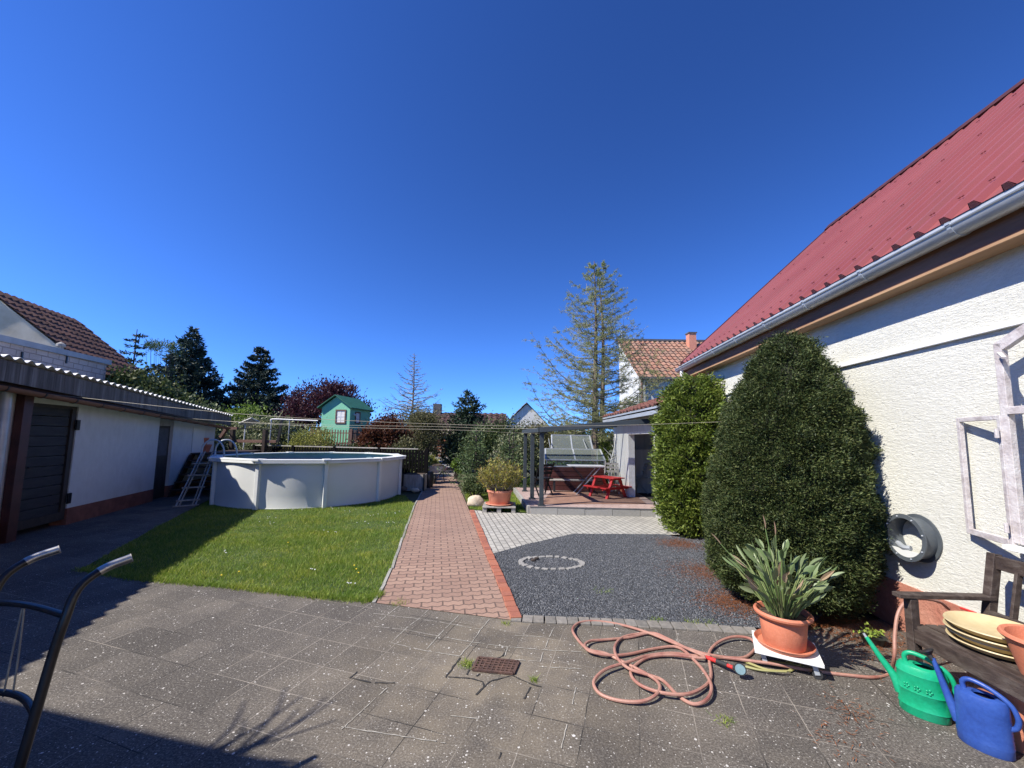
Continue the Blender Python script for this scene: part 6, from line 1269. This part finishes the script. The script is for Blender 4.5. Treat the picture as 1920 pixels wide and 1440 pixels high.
# big larch coming into leaf
def larch(name, label, b, H_, R_, seed, nb, low, tufts, mt, tw=.13, twin=False, leaf=.05, curve=.45, sub=10, thin=1.0, shape=.8):
    random.seed(seed); t = thing(name, label, 'tree', b); tr = MB()
    stems = [np.zeros(2)] + ([np.array([.28, .05])] if twin else [])
    for i, s in enumerate(stems):
        h = H_*(1 if i == 0 else .93); tr.tube(spline([b+[0, 0, 0], b+[s[0]*.6, s[1], H_*.15], b+[s[0], s[1], H_*.4], b+[s[0]*.9+.05, s[1], H_*.7], b+[s[0]*.6, s[1], h]], 5), np.linspace(tw*(1 if i == 0 else .8), .012, 21), 8)
    tr.build('trunk', M['bark'], t, smooth=True)
    br = MB(); P = []
    for i in range(nb):
        f = (i+random.random())/nb; z = H_*(low+(1-low)*f*.985); L = R_*(1-f)**shape*random.uniform(.65, 1.1)+.12; a = i*2.399+random.uniform(-.4, .4); ca, sa = math.cos(a), math.sin(a); s = stems[i % len(stems)]; w1, w2 = random.uniform(-.18, .18), random.uniform(-.3, .3)
        p0 = b+[s[0]*min(1, z/(H_*.4)), s[1], z]; pts = [p0, p0+np.array([ca*L*.33, sa*L*.33, random.uniform(-.04, .12)*L]), p0+np.array([(ca-sa*w1)*L*.66, (sa+ca*w1)*L*.66, curve*.42*L]), p0+np.array([(ca-sa*w2)*L, (sa+ca*w2)*L, curve*random.uniform(.8, 1.5)*L])]
        sp = spline(pts, 5); br.tube(sp, np.linspace(.028*thin*(1-f*.6), .004, len(sp)), 4)
        for j in range(int(sub*max(.35, L/R_))):
            q = random.uniform(.12, 1); k = int(q*(len(sp)-1)); p = sp[k]; l2 = L*.34*random.uniform(.4, 1)*(1.15-q*.6); a2 = a+random.choice((-1, 1))*random.uniform(.5, 1.3); up2 = random.uniform(-.25, .45)
            e = p+np.array([math.cos(a2)*l2, math.sin(a2)*l2, up2*l2]); m_ = (p+e)/2+np.array([0, 0, -.05*l2]); s2 = spline([p, m_, e], 3); br.tube(s2, np.linspace(.009*thin, .0025, len(s2)), 3)
            nt_ = max(2, int(l2/.09)); P += [p+(e-p)*random.random()+rng.normal(0, .015, 3) for _ in range(nt_)]
            for _ in range(2):
                p3 = s2[random.randint(1, len(s2)-1)]; l3 = l2*random.uniform(.3, .55); a3 = a2+random.choice((-1, 1))*random.uniform(.4, 1.2); e3 = p3+np.array([math.cos(a3)*l3, math.sin(a3)*l3, random.uniform(-.3, .35)*l3]); br.tube([p3, e3], [.005*thin, .002], 3)
                P += [p3+(e3-p3)*random.random()+rng.normal(0, .012, 3) for _ in range(max(2, int(l3/.08)))]
        P += [sp[int(random.uniform(1, len(sp)-.01))]+rng.normal(0, .02, 3) for _ in range(int(L/.08))]
    br.build('branches', M['twig'], t, fixn=False)
    if tufts:
        P = np.array(P); P = np.repeat(P, tufts, 0)+rng.normal(0, .018, (len(P)*tufts, 3)); mb = MB(); leaves(mb, P, leaf, leaf*.32, np.array([0, 0, .3])); mb.build('crown', M[mt], t)
    return t
lb = base_of(1116, 13.6); print('larch', A(1112, 490, 13.6)[2])
larch('larch_tree', 'tall airy larch with twin trunk coming into pale green leaf behind the terrace', lb, A(1112, 490, 13.6)[2], 2.7, 11, 135, .17, 7, 'larchgreen', .17, True, .042, .46, 27, .9, .72)
larch('bare_larch', 'bare grey leafless larch above the olive shrub', base_of(770, 20.5), A(770, 662, 20.5)[2], 2.1, 5, 70, .30, 0, 'olive', .09, False, .05, .34, 20, 1.3, .9)
# bare climber on the white outbuilding
mb = MB()
for dx, tp_ in ((0, 806), (.12, 812), (-.1, 850)):
    b_ = np.array([2.86+dx*.3, 11.35+dx, TZ]); e_ = A(1150+dx*60, tp_, 11.3); mb.tube(spline([b_, b_*.6+e_*.4+[-.06, 0, 0], b_*.25+e_*.75+[.05, 0, 0], e_], 6), np.linspace(.035, .008, 19), 6)
    for _ in range(5): q = random.uniform(.4, .95); p = b_*(1-q)+e_*q; mb.tube([p, p+[random.uniform(-.25, .25), random.uniform(-.2, .1), random.uniform(.05, .3)]], [.01, .003], 4)
mb.build('climber', M['old_white'], None, smooth=True, fixn=False, label='pale bare climber stems against the corner of the white outbuilding', cat='climber')

# ================================================================== HOUSE BEHIND THE CAMERA (casts the shadow at the lower left)
tv = -np.array(TOSUN); hgt = 3.6; k_ = hgt/(-tv[2])
g1, g2 = G(0, 1341), G(342, 1408)
r1, r2 = g1-tv*k_, g2-tv*k_; print('roof edge', r1, r2)
ed = _n((r2-r1)*[1, 1, 0]); bk = np.array([ed[1], -ed[0], 0]); cA = r1*[1, 1, 0]-ed*7; cB = r1*[1, 1, 0]+ed*3.4
dh = thing('dwelling', 'white rendered house wing standing behind the viewpoint', 'house', (cA+cB)/2+bk*2.5)
MB().ext([cA, cB, cB+bk*5, cA+bk*5], (0, 0, hgt-.12)).build('wall', M['white_plaster'], dh)
MB().ext([cA-bk*.3+[0, 0, hgt-.12], cB-bk*.0+[.0, 0, hgt-.12], cB+bk*5.3+[0, 0, hgt-.12], cA+bk*5.3+[0, 0, hgt-.12]], (0, 0, .12)).build('roof', M['slate'], dh)
w = MB().box(cA+ed*8-bk*.0+[0, 0, 1.6], (1.1, .12, 1.2), math.atan2(ed[1], ed[0])).build('window', M['white_paint'], dh); MB().box(cA+ed*8-bk*.05+[0, 0, 1.6], (.95, .06, 1.05), math.atan2(ed[1], ed[0])).build('pane', M['slate'], w)
# leafless small tree whose shadow falls at the bottom edge
sg = G(520, 1395); sh = 2.9; sp0 = sg-tv*(sh/(-tv[2])); print('shadow tree', sp0)
random.seed(3); tr = MB(); tb_ = np.array([sp0[0], sp0[1], 0]); tr.tube(spline([tb_, tb_+[.03, 0, 1.3], tb_+[0, 0, 2.6]], 4), np.linspace(.035, .015, 9), 7)
for i in range(22):
    a = random.uniform(0, 6.28); l = random.uniform(.25, .6); p = tb_+[0, 0, random.uniform(2.3, 2.75)]; e = p+np.array([math.cos(a)*l, math.sin(a)*l, random.uniform(.1, .45)]); tr.tube(spline([p, (p+e)/2+[0, 0, .06], e], 4), np.linspace(.012, .005, 9), 5)
o = tr.build('bare_shrub', M['bark_dark'], None, fixn=False, label='leafless small standard tree beside the house wing behind the viewpoint', cat='tree')
